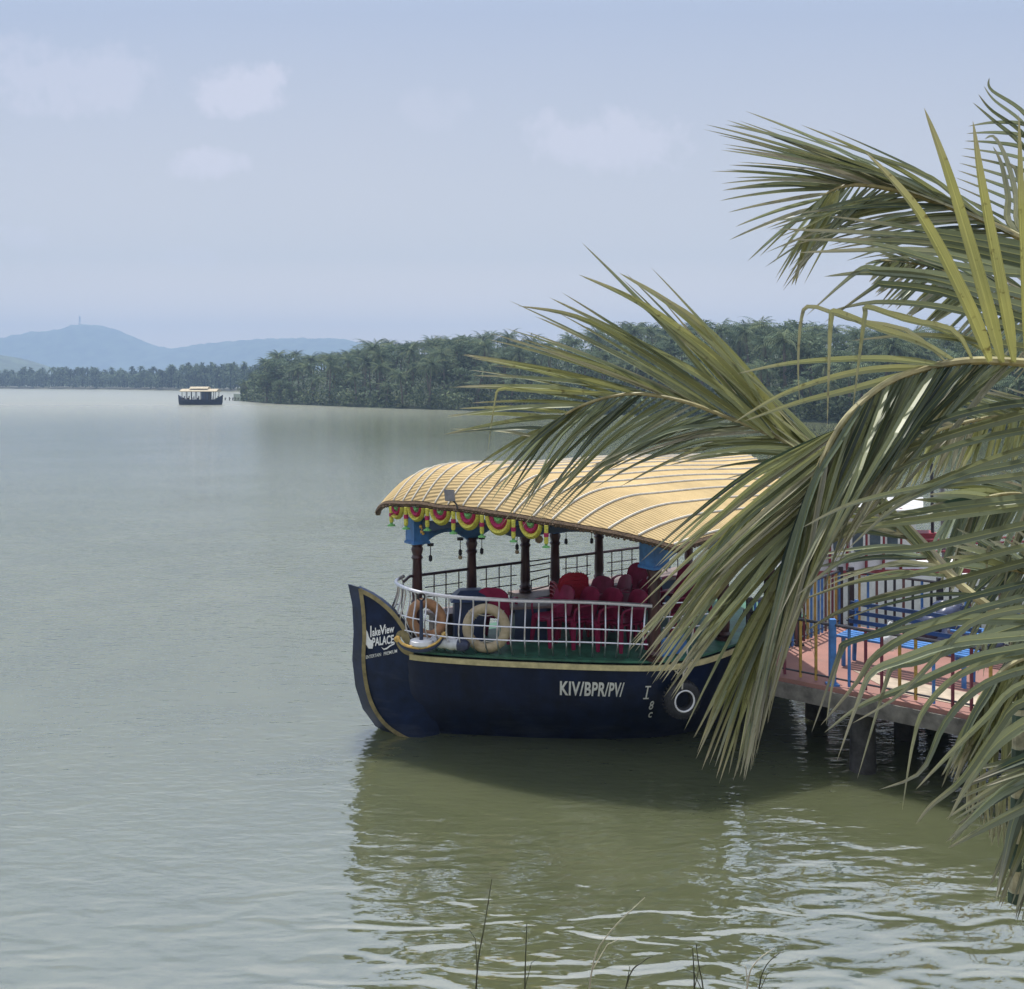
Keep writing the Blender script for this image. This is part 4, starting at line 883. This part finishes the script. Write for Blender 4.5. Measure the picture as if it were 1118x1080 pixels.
# tarpaulin bundle, plastic bag
tb = J(1.75, 3.1); mb = MB(); rgb = random.Random(8)
for dx, dy, rx, ry, rz in ((0, 0, .3, .28, .32), (.42, -.05, .34, .3, .27), (.22, .1, .36, .25, .4), (.75, 0, .25, .25, .18)): mb.blob(tb + JU * dx + JV * dy + V3(0, 0, rz * .9), (rx, ry, rz), 16, 22, .16, rgb)
r0 = root('tarpaulin_bundle', 'crumpled dark navy tarpaulin bundle on the jetty by the back fence', 'tarpaulin', tb); part(mb, 'bundle', M['tarpd'], r0, 180)
mb = MB(); mb.blob(tb + JU * .52 + JV * -.22 + V3(0, 0, .33), (.22, .12, .2), 14, 18, .2, rgb); part(mb, 'pale_fold', mat('grey_tarpaulin', (.28, .31, .38), .4, .2, 6, .4), r0, 180)
pb = P(972, 697, 14.0); r0 = root('plastic_bag', 'white plastic bag hanging from the slatted bench behind the front fence', 'bag', pb)
mb = MB(); mb.blob(pb + V3(0, 0, -.03), (.10, .06, .15), 14, 18, .22, rgb); part(mb, 'bag', M['plastic'], r0, 180)
mb = MB(); mb.tube(catmull([pb + V3(-.05, 0, .09), pb + V3(-.03, 0, .19), pb + V3(0, .01, .22), pb + V3(.03, 0, .19), pb + V3(.05, 0, .09)], 10), .01, 5); part(mb, 'handle', M['plastic'], r0)

# ---------------------------------------------------------------- white boat behind the jetty
WB = V3(8.2, 21.5); r0 = root('white_boat', 'white passenger boat with red framed windows moored behind the jetty', 'boat', WB)
def wb(px, z, dy=0): Y = 21 + dy + (px - 860) * .004; return V3((px - CX) / F * Y, Y, z)
mb = MB(); st = []
for px, wd, zt in ((850, .1, 1.6), (870, .6, 1.45), (930, 1.0, 1.3), (1060, 1.1, 1.25), (1200, 1.0, 1.3), (1290, .7, 1.4)):
    c = wb(px, 0, 1.0); st.append([c + V3(0, -wd * .7, -.3), c + V3(0, -wd * .95, .4), c + V3(0, -wd, zt), c + V3(0, wd, zt), c + V3(0, wd * .95, .4), c + V3(0, wd * .7, -.3)])
mb.loft(st, caps=True); part(mb, 'hull', M['white'], r0, 30)
mb = MB(); mb.bar(wb(868, 1.42, -.02), wb(1285, 1.28, -.05), .06, .1); part(mb, 'red_stripe', M['redpaint'], r0)
mb = MB(); mb.prism([wb(868, 1.3, .15), wb(1000, 1.28, .1), wb(1000, 1.28, 1.9), wb(868, 1.3, 1.9)], (0, 0, 1.35)); cab = part(mb, 'cabin', M['white'], r0)
for k, px in enumerate((868, 887, 906, 927, 946, 965)):
    mb = MB(); c0 = wb(px + 1, 2.05, .06); wdt = .3; pts = []
    for i in range(20):
        a = 6.2832 * i / 20; ex = math.copysign(abs(math.cos(a)) ** .5, math.cos(a)); ez = math.copysign(abs(math.sin(a)) ** .5, math.sin(a)); pts.append((ex, ez))
    mb.prism([c0 + V3(.16 + ex * .16, 0, ez * .3) for ex, ez in pts], (0, .1, 0)); wnd = part(mb, 'window', M['white'], cab)
    mb = MB(); mb.prism([c0 + V3(.16 + ex * .11, -.012, ez * .23) for ex, ez in pts], (0, .02, 0)); part(mb, 'window_pane', M['glass'], cab)
    mb = MB(); mb.box(c0 + V3(.36, .06, 0), (.045, .05, 1.3)); part(mb, 'pillar', M['redpaint'], cab)
mb = MB(); mb.prism([wb(858, 2.66, -.15), wb(1008, 2.6, -.2), wb(1008, 2.6, 2.2), wb(858, 2.66, 2.2)], (0, 0, .08)); part(mb, 'cabin_roof', mat('dull_white_roof', (.42, .43, .45), .7, .15, 3), r0)
mb = MB()
for px in (1015, 1045, 1075, 1105, 1135): mb.tube([wb(px, 1.2, .15), wb(px, 2.0, .15)], .03, 6)
for z in (1.45, 1.6, 1.75, 1.9, 2.0): mb.tube([wb(1000, z, .15), wb(1270, z, .15)], .025, 6)
part(mb, 'stern_railing', M['redpaint'], r0)
mb = MB(); mb.tube([wb(1019, 1.2, .5), wb(1017, 3.6, .5)], .035, 6); part(mb, 'flag_pole', M['blackbar'], r0)
mb = MB(); mb.tube([wb(1032, 1.2, .6), wb(1028, 3.3, .6)], .055, 6); part(mb, 'flag_pole', M['lamp'], r0)
mb = MB(); mb.box(wb(1007, 1.95, .7), (.5, .5, .3)); mb.box(wb(1007, 1.95, .7), (.42, .54, .2)); part(mb, 'locker', M['redpaint'], r0)

# ---------------------------------------------------------------- tour boat out on the lake
FB = PZ(219, 442, 0); r0 = root('tour_boat', 'small distant tour boat with pale canopy and dark hull out on the lake', 'boat', FB)
def fb(x, y, z): return FB + V3(x, y, z)
mb = MB(); rr = []
for s in range(13):
    t_ = s / 12; x = lerp(-4.9, 4.9, t_); e = abs(2 * t_ - 1); wdt = 1.5 * (1 - e ** 3.2) + .05; zt = 1.15 + 1.25 * max(0, e - .62) ** 1.5 * 4.0 * .9
    rr.append([fb(x * .94, -wdt * .6, -.3), fb(x * .98, -wdt * .95, .5), fb(x, -wdt, zt), fb(x, wdt, zt), fb(x * .98, wdt * .95, .5), fb(x * .94, wdt * .6, -.3)])
mb.loft(rr, caps=True); part(mb, 'hull', M['hull'], r0, 30)
mb = MB(); mb.loft([[fb(x, -1.9, 2.95 - .0 * x), fb(x, -1.0, 3.35), fb(x, 0, 3.48), fb(x, 1.0, 3.35), fb(x, 1.9, 2.95), fb(x, 1.8, 2.85), fb(x, -1.8, 2.85)] for x in (-4.0, -2, 0, 2, 4.05)], caps=True); part(mb, 'canopy', M['palecanopy'], r0)
mb = MB(); mb.loft([[fb(x, -1.2, 3.5), fb(x, -.7, 3.85), fb(x, 0, 3.95), fb(x, .7, 3.85), fb(x, 1.2, 3.5)] for x in (-2.1, -.5, 1, 1.9)], caps=True); part(mb, 'upper_canopy', M['palecanopy'], r0)
for x in (-3.6, -2.5, -1.5, -.4, .5, 1.4, 2.4, 3.6):
    for y in (-1.4, 1.4): mb = MB(); mb.tube([fb(x, y, 1.0), fb(x, y, 2.95)], .07, 6); part(mb, 'post', M['darkrail'], r0)
mb = MB(); mb.box(fb(1.3, 0, 1.9), (1.5, 2.5, 2.0)); part(mb, 'cabin', M['navy'], r0)
rgs = random.Random(4)
for k in range(14):
    x = lerp(-3.7, 3.7, (k + .5) / 14)
    mb = MB(); mb.box(fb(x, -.9 + 1.6 * (k % 2), 1.28), (.42, .45, .5)); mb.box(fb(x + .17, -.9 + 1.6 * (k % 2), 1.65), (.08, .45, .55)); part(mb, 'seat', M['white' if k in (1, 4, 12) else 'darkrail'], r0)

# ---------------------------------------------------------------- the near palm
PALM = V3(2.75, 3.7, 0); PALM.z = bankz(2.75, 3.7) - .1; CROWN = V3(2.45, 3.6, 4.75)
palm = root('palm_tree', 'young coconut palm at the right with long green and yellowing fronds hanging over the jetty', 'palm tree', PALM)
mb = MB(); mb.tube(catmull([PALM, PALM + V3(-.02, 0, .8), CROWN + V3(.1, 0, -.9), CROWN + V3(0, 0, -.2)], 16), [.2 - .004 * i for i in range(16)], 14)
for k in range(14): z = PALM.z + .1 + k * .16; mb.torus(PALM.lerp(CROWN, min(1, (z - PALM.z) / (CROWN.z - PALM.z))) * 1.0, (1, 0, 0), (0, 1, 0), .17, .03, 14, 5)
part(mb, 'trunk', M['bark'], palm)
lr = random.Random(21)
def leaflet(mb, pts, wd, hint, col, fold=.35, n=12, prof=None):
    pts = catmull(pts, n); h = Vector(hint); prev = None; ids = []
    for i, p in enumerate(pts):
        v = i / (n - 1); tg = (pts[min(i + 1, n - 1)] - pts[max(i - 1, 0)]).normalized(); sd_ = tg.cross(h)
        if sd_.length < 1e-3: sd_ = tg.cross(Vector((0, 0, 1)))
        sd_.normalize(); nr = sd_.cross(tg)
        k = min(1, .35 + v * 4.0) * (1 - v ** 2.2) ** .9 + .01
        hw = wd * k * .5; f = fold * hw
        ids.append((mb.add(p + sd_ * hw + nr * f, (0, v), col), mb.add(p, (.5, v), col), mb.add(p - sd_ * hw + nr * f, (1, v), col)))
    for A, B in zip(ids, ids[1:]):
        mb.face(A[0], A[1], B[1], B[0]); mb.face(A[1], A[2], B[2], B[1])
def rnd_hint(): return Vector((lr.uniform(-.5, .5), -1, lr.uniform(-.2, .9)))
def col(y=.15, d=0.0): return (lr.random(), max(0, min(1, lr.gauss(y, .16))), d if lr.random() > .13 else lr.uniform(.35, .8))
def frond(rach, keysets, r0=.018, r1=.004, extra=(), label=None):
    rp = catmull([P(*a) for a in rach], 60); mb = MB(); mb.tube(rp, [lerp(r0, r1, (i / 59) ** .8) for i in range(60)], 7)
    fr = part(mb, 'frond', M['stalk'], palm)
    lm = MB(); pxs = [CX + F * p.x / p.y for p in rp]
    for keys, n, wd, yl, sag, kink in keysets:
        bx = [k[0] for k in keys]
        for i in range(n):
            f = (i + lr.uniform(.25, .75)) / n; b = lerp(bx[0], bx[-1], f)
            j = next((q for q in range(len(keys) - 1) if min(bx[q], bx[q + 1]) <= b <= max(bx[q], bx[q + 1])), len(keys) - 2); g = (b - bx[j]) / (bx[j + 1] - bx[j])
            tx, ty_, tY = [lerp(keys[j][q], keys[j + 1][q], g) for q in (1, 2, 3)]
            jit = .06 * math.hypot(tx - b, 60); tx += lr.gauss(0, jit); ty_ += lr.gauss(0, jit); tY += lr.gauss(0, .10)
            ib = min(range(60), key=lambda q: abs(pxs[q] - b)); p0 = rp[ib]; tip = P(tx, ty_, tY); ln = (tip - p0).length
            mid = p0.lerp(tip, .45) + V3(0, 0, sag * ln * lr.uniform(.6, 1.4)) + V3(lr.gauss(0, .02) * ln, lr.gauss(0, .04) * ln, 0)
            pts = [p0, p0.lerp(mid, .55) + V3(0, 0, sag * ln * .12), mid, mid.lerp(tip, .55) + V3(0, 0, sag * ln * .22), tip]
            if lr.random() < kink:
                kx = p0.lerp(mid.lerp(tip, .6), .9); pts = [p0, p0.lerp(kx, .4), p0.lerp(kx, .8), kx, kx + V3(lr.uniform(-.04, 0), 0, -.05), kx + V3(lr.uniform(-.08, .02), 0, -.35 * ln)]
            leaflet(lm, pts, wd * lr.uniform(.75, 1.2), rnd_hint(), col(yl), lr.uniform(.35, 1.1))
    for pts, wpx, yl, dry in extra:
        q = [P(*a) for a in pts]; leaflet(lm, q, wpx / F * q[len(q) // 2].y, Vector((lr.uniform(-.25, .25), -1, lr.uniform(.0, .4))), (lr.uniform(.15, .9), yl, dry), lr.uniform(.4, .85), 18)
    part(lm, 'leaflets', M['leaf'], fr, smooth=None, attr=True)
    return fr
exec_fronds = True
# A: middle left frond reaching over the canopy
frond([(1120, 690, 3.9), (1050, 640, 4.0), (985, 580, 4.15), (920, 522, 4.3), (860, 483, 4.4), (800, 458, 4.5), (745, 438, 4.55), (690, 430, 4.6), (640, 441, 4.65), (602, 463, 4.7), (575, 490, 4.75)],
      [([(1060, 930, 520, 4.3), (980, 850, 470, 4.4), (930, 790, 400, 4.5), (890, 735, 350, 4.6), (868, 705, 318, 4.7), (845, 680, 303, 4.75), (815, 636, 300, 4.8), (785, 568, 335, 4.9), (745, 556, 365, 4.9), (700, 510, 395, 4.95), (660, 497, 415, 4.95), (620, 490, 450, 4.95), (585, 494, 482, 4.9)], 56, .024, .34, .02, .02),
       ([(1060, 930, 690, 3.9), (1000, 868, 600, 4.0), (950, 850, 575, 4.2), (905, 790, 530, 4.3), (870, 705, 500, 4.4), (835, 655, 512, 4.5), (805, 640, 530, 4.55), (770, 605, 560, 4.6), (725, 590, 566, 4.7), (690, 572, 574, 4.7), (650, 558, 556, 4.75), (620, 535, 538, 4.8), (590, 512, 515, 4.85)], 62, .020, .12, .06, 0)], .02, .004,
      [([(872, 490, 4.4), (800, 395, 4.5), (735, 335, 4.6), (676, 298, 4.7)], 12, .75, 0), ([(858, 483, 4.4), (790, 400, 4.5), (705, 335, 4.6), (632, 300, 4.7)], 11, .7, 0), ([(845, 478, 4.4), (780, 420, 4.5), (680, 365, 4.6), (600, 325, 4.7)], 9, .5, 0),
       ([(830, 470, 4.4), (740, 410, 4.5), (640, 350, 4.6), (566, 334, 4.7)], 9, .4, 0), ([(880, 497, 4.4), (825, 420, 4.5), (765, 355, 4.55), (712, 318, 4.6)], 13, .6, 0)])
# B: big drooping frond in the middle
frond([(1290, 440, 3.3), (1190, 402, 3.15), (1118, 396, 3.08), (1060, 394, 3.0), (1010, 402, 2.95), (965, 420, 2.9), (925, 455, 2.85), (898, 500, 2.82), (878, 550, 2.8), (862, 600, 2.8), (850, 650, 2.8), (840, 700, 2.8)],
      [([(916, 702, 596, 3.0), (907, 722, 640, 2.95), (897, 702, 705, 2.95), (886, 705, 722, 2.9), (876, 714, 740, 2.9), (866, 728, 750, 2.85), (858, 757, 812, 2.85), (848, 775, 838, 2.82), (841, 803, 848, 2.8)], 54, .019, .3, .05, .03),
       ([(1110, 950, 560, 2.9), (1070, 925, 580, 2.85), (1030, 890, 620, 2.8), (990, 865, 670, 2.75), (960, 850, 720, 2.75), (930, 835, 770, 2.72), (905, 825, 810, 2.72), (885, 818, 835, 2.72), (865, 812, 845, 2.72), (842, 806, 850, 2.75)], 78, .019, .14, .05, .02)], .017, .004,
      [([(1106, 396, 3.05), (1088, 300, 2.95), (1070, 200, 2.85), (1062, 132, 2.8)], 15, .85, 0), ([(1094, 396, 3.03), (1068, 300, 2.95), (1035, 190, 2.85), (1009, 118, 2.8)], 15, .8, 0), ([(1080, 395, 3.0), (1048, 320, 2.9), (1000, 230, 2.82), (944, 165, 2.78)], 17, .85, 0),
       ([(1120, 396, 3.05), (1116, 300, 2.95), (1113, 220, 2.85), (1112, 125, 2.8)], 14, .85, 0),
       ([(1132, 396, 3.05), (1140, 300, 2.95), (1150, 220, 2.85), (1160, 130, 2.8)], 14, .85, 0),
       ([(1062, 395, 3.0), (1040, 362, 2.95), (990, 350, 2.9), (948, 336, 2.88), (944, 345, 2.87), (938, 390, 2.87), (930, 455, 2.87)], 8, .55, .15), ([(1045, 396, 2.98), (1005, 375, 2.95), (950, 356, 2.9), (912, 341, 2.88), (907, 348, 2.87), (905, 390, 2.87), (903, 470, 2.87)], 9, .6, .15),
       ([(1035, 398, 2.97), (990, 362, 2.95), (930, 350, 2.9), (885, 335, 2.88), (874, 350, 2.87), (871, 400, 2.87), (873, 440, 2.87)], 6, .5, .4),
       ([(1030, 399, 2.96), (960, 392, 2.9), (870, 396, 2.9), (805, 408, 2.9)], 8, .5, 0), ([(1015, 401, 2.95), (940, 405, 2.9), (860, 428, 2.9), (800, 462, 2.9)], 8, .6, .1), ([(1005, 404, 2.95), (930, 425, 2.9), (870, 440, 2.9), (812, 460, 2.9)], 8, .5, .1)])
# C: leaflets of a frond whose stalk is beyond the right edge, sweeping left across the jetty
Cb = [[(1215, 430), (1118, 452), (1020, 480), (930, 515), (868, 548)], [(1215, 470), (1118, 490), (1000, 535), (905, 588), (862, 618)], [(1215, 500), (1118, 519), (1010, 532), (930, 550), (876, 576)], [(1215, 532), (1118, 545), (1030, 555), (950, 570), (868, 592)],
      [(1215, 535), (1118, 552), (1010, 567), (930, 581), (866, 618)], [(1215, 555), (1118, 574), (1010, 598), (930, 607), (868, 652)], [(1215, 580), (1118, 597), (1000, 626), (930, 636), (858, 662)], [(1215, 592), (1118, 614), (1020, 640), (930, 662), (878, 690)],
      [(1215, 612), (1118, 637), (1030, 660), (960, 690), (922, 702), (916, 712), (900, 760), (886, 800)], [(1215, 640), (1118, 652), (1010, 682), (935, 698), (918, 712), (908, 750), (902, 792)], [(1215, 670), (1118, 676), (1050, 676), (1000, 690), (955, 716), (935, 745), (896, 792)],
      [(1215, 680), (1118, 694), (1040, 702), (985, 720), (952, 734), (938, 762), (914, 830)], [(1215, 660), (1118, 682), (1050, 704), (1000, 722), (975, 728), (966, 748), (936, 850)], [(1215, 700), (1118, 714), (1050, 735), (1010, 772), (996, 812), (985, 884)],
      [(1215, 712), (1118, 730), (1065, 752), (1030, 790), (1005, 842), (960, 862)], [(1215, 730), (1118, 746), (1075, 785), (1030, 830), (1000, 862)], [(1215, 745), (1118, 765), (1085, 800), (1050, 850), (1015, 880), (1000, 900)],
      [(1215, 655), (1118, 664), (1060, 680), (1020, 720), (980, 760), (930, 790)], [(1215, 690), (1118, 708), (1060, 720), (990, 750), (940, 770), (900, 800)], [(1215, 455), (1118, 470), (1040, 488), (960, 522), (900, 560)], [(1215, 480), (1118, 505), (1050, 520), (980, 552), (925, 600)], [(1215, 440), (1118, 440), (1040, 455), (980, 480), (930, 502)]]
frond([(1300, 330, 3.0), (1235, 420, 2.8), (1216, 520, 2.7), (1214, 640, 2.65), (1222, 760, 2.6), (1240, 860, 2.6)], [], .016, .006,
      [([(a, b_, 2.75 + .1 * math.sin(k * 2.1) - .0007 * (1215 - a) * (k % 3 - 1)) for a, b_ in l], lr.uniform(7.5, 12) if k != 17 else 9, lr.uniform(.0, .32), 0.0) for k, l in enumerate(Cb)])
# D: upper frond with drooping end
frond([(1290, 360, 5.0), (1118, 262, 5.0), (1060, 235, 5.0), (1000, 214, 5.0), (950, 203, 5.0), (920, 204, 5.02), (900, 214, 5.05), (888, 232, 5.1)],
      [([(1140, 985, 200, 5.1), (1090, 905, 165, 5.1), (1040, 850, 150, 5.1), (1000, 795, 138, 5.1), (970, 786, 155, 5.2), (940, 790, 190, 5.2), (915, 792, 215, 5.2), (898, 800, 235, 5.2), (889, 812, 270, 5.2)], 44, .025, .1, .03, 0),
       ([(1140, 965, 290, 4.9), (1080, 900, 262, 4.9), (1030, 850, 252, 4.9), (990, 840, 268, 4.95), (960, 868, 308, 5.0), (935, 870, 310, 5.0), (915, 858, 302, 5.0), (900, 838, 290, 5.05), (889, 818, 280, 5.1)], 46, .023, .15, .03, 0)], .022, .005,
      [([(915, 208, 5), (898, 245, 5), (880, 275, 5), (864, 312, 5)], 10, .8, 0), ([(908, 211, 5), (890, 245, 5), (876, 275, 5), (868, 312, 5)], 9, .75, 0), ([(1000, 214, 5), (930, 178, 5), (860, 152, 5), (792, 136, 5)], 7, .1, 0)])
# D2: dark leaflets running level from beyond the right edge
frond([(1330, 420, 4.2), (1230, 330, 4.2), (1190, 270, 4.2)], [], .018, .008,
      [([(1200, 300 + k, 4.2), (1118, 283 + k * .9, 4.2), (1010, 262 + k * .7, 4.25), (e0, e1, 4.3)], lr.uniform(9, 13), .12, 0) for k, (e0, e1) in zip((-14, -4, 6, 18), ((905, 236), (846, 250), (860, 262), (868, 276)))] +
      [([(1215, 345, 4.0), (1118, 322, 4.0), (1030, 302, 4.0), (960, 296, 4.0), (944, 293, 4.0), (925, 305, 4.0), (880, 345, 4.0)], 11, .1, 0), ([(1215, 360, 4.0), (1118, 336, 4.0), (1020, 306, 4.0), (952, 298, 4.0), (900, 302, 4.0)], 12, .1, 0),
       ([(1215, 375, 4.0), (1118, 350, 4.0), (1030, 320, 4.0), (965, 311, 4.0), (953, 314, 4.0), (900, 352, 4.0)], 11, .1, 0), ([(1215, 380, 4.0), (1118, 362, 4.0), (1040, 338, 4.0), (960, 330, 4.0), (905, 340, 4.0)], 10, .15, 0),
       ([(1215, 300, 4.0), (1118, 300, 4.0), (1040, 290, 4.0), (960, 268, 4.0), (890, 262, 4.0)], 10, .1, 0), ([(1215, 400, 4.0), (1118, 380, 4.0), (1060, 372, 4.0), (1000, 366, 4.0), (930, 372, 4.0)], 10, .3, 0), ([(1215, 410, 4.0), (1118, 400, 4.0), (1050, 370, 4.0), (985, 345, 4.0), (940, 335, 4.0)], 9, .5, 0)])
# E: frond higher up beyond the right edge, its thin tips against the sky
frond([(1290, 360, 6.0), (1200, 270, 6.0), (1150, 180, 6.0), (1135, 90, 6.0), (1140, 20, 6.0)], [], .022, .006,
      [([(1150 - i, 190 - 14 * i + 14, 6), (1115, 158 - 12 * i, 6), (1085 - (i % 2) * 3, 132 - 11 * i, 6), (1062 + 6 * i, 112 - 9 * i + 60 * .0, 6)], 5.5, .1, 0) for i in range(4)] +
      [([(1160, 245 + 16 * i, 6), (1118, 214 + 13 * i, 6), (1085, 200 + 11 * i, 6), (1045 - 2 * i, 186 + 8 * i, 6)], 5.5, .1, 0) for i in range(-6, 7)] +
      [([(1160, 292, 6), (1112, 252, 5.7), (1108, 215, 5.6), (1098, 175, 5.6), (1085, 150, 5.6), (1075, 152, 5.6)], 9, .05, .35), ([(1162, 294, 6), (1104, 250, 5.7), (1100, 215, 5.6), (1093, 180, 5.6), (1084, 160, 5.6)], 8, .05, .3), ([(1163, 296, 6), (1118, 252, 5.7), (1115, 210, 5.6), (1108, 185, 5.6), (1100, 178, 5.6)], 7, .05, .3)])
# F: fine textured frond behind
frond([(1260, 400, 7), (1180, 352, 7), (1118, 328, 7), (1060, 306, 7), (1010, 290, 7), (962, 284, 7)],
      [([(1180, 1120, 420, 7), (1118, 1062, 382, 7), (1060, 1000, 352, 7), (1010, 962, 328, 7), (966, 945, 300, 7)], 60, .035, .1, .02, 0), ([(1180, 1110, 300, 7), (1118, 1060, 290, 7), (1060, 1005, 278, 7), (1010, 965, 272, 7), (966, 945, 282, 7)], 36, .03, .1, .02, 0)], .02, .005)
# G: frond behind B and C, short hanging leaflets
frond([(1270, 500, 5.6), (1180, 455, 5.6), (1118, 452, 5.6), (1050, 462, 5.6), (990, 485, 5.6), (945, 515, 5.6)],
      [([(1240, 1235, 560, 5.6), (1118, 1100, 515, 5.6), (1050, 1025, 520, 5.6), (990, 960, 545, 5.6), (948, 925, 560, 5.6)], 70, .03, .5, .02, 0), ([(1240, 1180, 420, 5.6), (1118, 1040, 430, 5.6), (1050, 985, 448, 5.6), (990, 945, 478, 5.6), (948, 915, 522, 5.6)], 40, .03, .2, .02, 0)], .02, .005)
# H: grey green tangle at the right above the jetty
frond([(1290, 640, 5.2), (1180, 560, 5.2), (1118, 540, 5.2), (1070, 545, 5.2), (1035, 565, 5.2)],
      [([(1250, 1230, 760, 5.2), (1180, 1120, 690, 5.2), (1118, 1060, 670, 5.2), (1070, 1035, 640, 5.2), (1036, 1012, 620, 5.2)], 48, .034, .08, .03, .1), ([(1250, 1180, 500, 5.2), (1118, 1040, 520, 5.2), (1036, 990, 560, 5.2)], 22, .04, .1, .03, .1)], .02, .005)
frond([(1290, 760, 4.8), (1180, 660, 4.8), (1118, 625, 4.8), (1085, 625, 4.8)],
      [([(1260, 1240, 860, 4.8), (1180, 1120, 770, 4.8), (1118, 1062, 725, 4.8), (1086, 1040, 690, 4.8)], 42, .032, .08, .03, .1), ([(1260, 1160, 560, 4.8), (1118, 1040, 590, 4.8), (1086, 1030, 625, 4.8)], 20, .04, .1, .03, .1)], .02, .005)
# I: hanging fronds at the lower right
frond([(1270, 740, 4.6), (1180, 705, 4.6), (1128, 715, 4.6), (1095, 732, 4.6), (1070, 762, 4.6), (1058, 795, 4.6)],
      [([(1200, 1190, 960, 4.6), (1150, 1135, 945, 4.6), (1118, 1106, 930, 4.6), (1095, 1085, 925, 4.6), (1075, 1068, 905, 4.6), (1060, 1050, 880, 4.6)], 44, .030, .45, .0, 0), ([(1180, 1100, 820, 4.6), (1118, 1050, 840, 4.6), (1080, 1032, 845, 4.6), (1060, 1038, 870, 4.6)], 30, .028, .35, .0, 0)], .02, .005)
frond([(1270, 850, 3.6), (1190, 820, 3.6), (1150, 830, 3.6), (1122, 850, 3.6)],
      [([(1240, 1190, 1040, 3.6), (1180, 1120, 1010, 3.6), (1150, 1096, 990, 3.6), (1124, 1078, 975, 3.6)], 26, .034, .1, .02, 0), ([(1240, 1120, 830, 3.6), (1180, 1050, 862, 3.6), (1150, 1030, 905, 3.6), (1124, 1042, 930, 3.6)], 14, .034, .1, .03, 0)], .018, .005,
      [([(1160, 770, 3.4), (1118, 790, 3.4), (1085, 815, 3.4), (1060, 850, 3.4), (1035, 895, 3.4)], 13, .25, 0), ([(1160, 860, 3.4), (1118, 880, 3.4), (1080, 900, 3.4), (1035, 926, 3.4)], 12, .1, .1)])
# bare stalk at the lower right edge
stp = catmull([P(1107, 985, 3.9), P(1110, 880, 3.9), P(1112, 768, 3.9)], 25); mb = MB(); mb.tube(stp, [.021] * 25, 8); bare = part(mb, 'bare_stalk', M['bamboo'], palm)
for k0, k1 in ((0, 2), (5, 8), (11, 13), (15, 18), (20, 22), (23, 24)):  # leaflet shadows across the stalk, put in as dark green rings
    mb2 = MB(); mb2.tube([p + V3(0, -.001, 0) for p in stp[k0:k1 + 1]], .0235, 8); part(mb2, 'painted_shadow_band', M['shadowband'], bare)

# ---------------------------------------------------------------- grass stalks rising from the bank
stalks = [([(517, 1130), (521, 1060), (529, 1010), (537, 960)], 'thin dark grass stalk rising alone at the bottom left of the bright ripples', 0), ([(634, 1130), (646, 1060), (664, 1020), (704, 980)], 'pale arching grass stalk with its tip bent right', 1),
          ([(668, 1130), (684, 1075), (702, 1050), (714, 1044)], 'short dark grass stalk leaning right beside the pale arching stalk', 0), ([(758, 1130), (758, 1080), (757, 1050), (756, 1035)], 'short straight dark grass stalk pointing up', 0),
          ([(808, 1130), (816, 1075), (826, 1050), (846, 1035)], 'whitish bent grass stalk near the rightmost stalks', 1), ([(822, 1130), (828, 1085), (836, 1055), (852, 1040)], 'thin grey grass stalk furthest right', 0),
          ([(770, 1130), (768, 1085), (763, 1055), (760, 1030)], 'thin grey grass stalk leaning left next to the straight dark one', 0), ([(572, 1130), (573, 1080), (574, 1040), (575, 1008)], 'faint grey grass stalk between the tall dark stalk and the pale arching one', 0)]
M['grassd'] = mat('dark_grass', (.05, .055, .03), .8, .2, 20); M['grassp'] = mat('pale_dry_grass', (.45, .42, .32), .8, .15, 20)
for k, (pts, lab, pale) in enumerate(stalks):
    q = [P(a, b_, 4.9 + .1 * (k % 3)) for a, b_ in pts]; q[0].z = bankz(q[0].x, q[0].y) - .02
    mb = MB(); mb.tube(catmull(q, 14), [lerp(.0052, .0016, i / 13) for i in range(14)], 5)
    mb.tube([q[1], q[1].lerp(q[2], .6) + V3(.03 * (1 if k % 2 else -1), .02, .01), q[1].lerp(q[2], .9) + V3(.07 * (1 if k % 2 else -1), .03, -.02)], [.003, .002, .001], 4)
    single(mb, 'grass_stalk', M['grassp' if pale else 'grassd'], q[0], lab, 'grass', 'grass stalks on the near bank')

# ---------------------------------------------------------------- haze
mb = MB(); mb.hexa([V3(x, y, z) for z in (-3.2, 190) for x, y in ((-3400, -60), (3400, -60), (3400, 3420), (-3400, 3420))])
m = bpy.data.materials.new('haze_air'); m.use_nodes = True; t = m.node_tree; t.nodes.remove(t.nodes['Principled BSDF'])
pv = nd(t, 'ShaderNodeVolumePrincipled'); pv.inputs['Color'].default_value = (.31, .43, .63, 1); pv.inputs['Density'].default_value = .00055; pv.inputs['Anisotropy'].default_value = .2
t.links.new(pv.outputs[0], t.nodes['Material Output'].inputs['Volume'])
single(mb, 'haze', m, (0, 0, 0), kind='stuff', smooth=None, label='thin blue haze over the lake and hills', cat='haze')
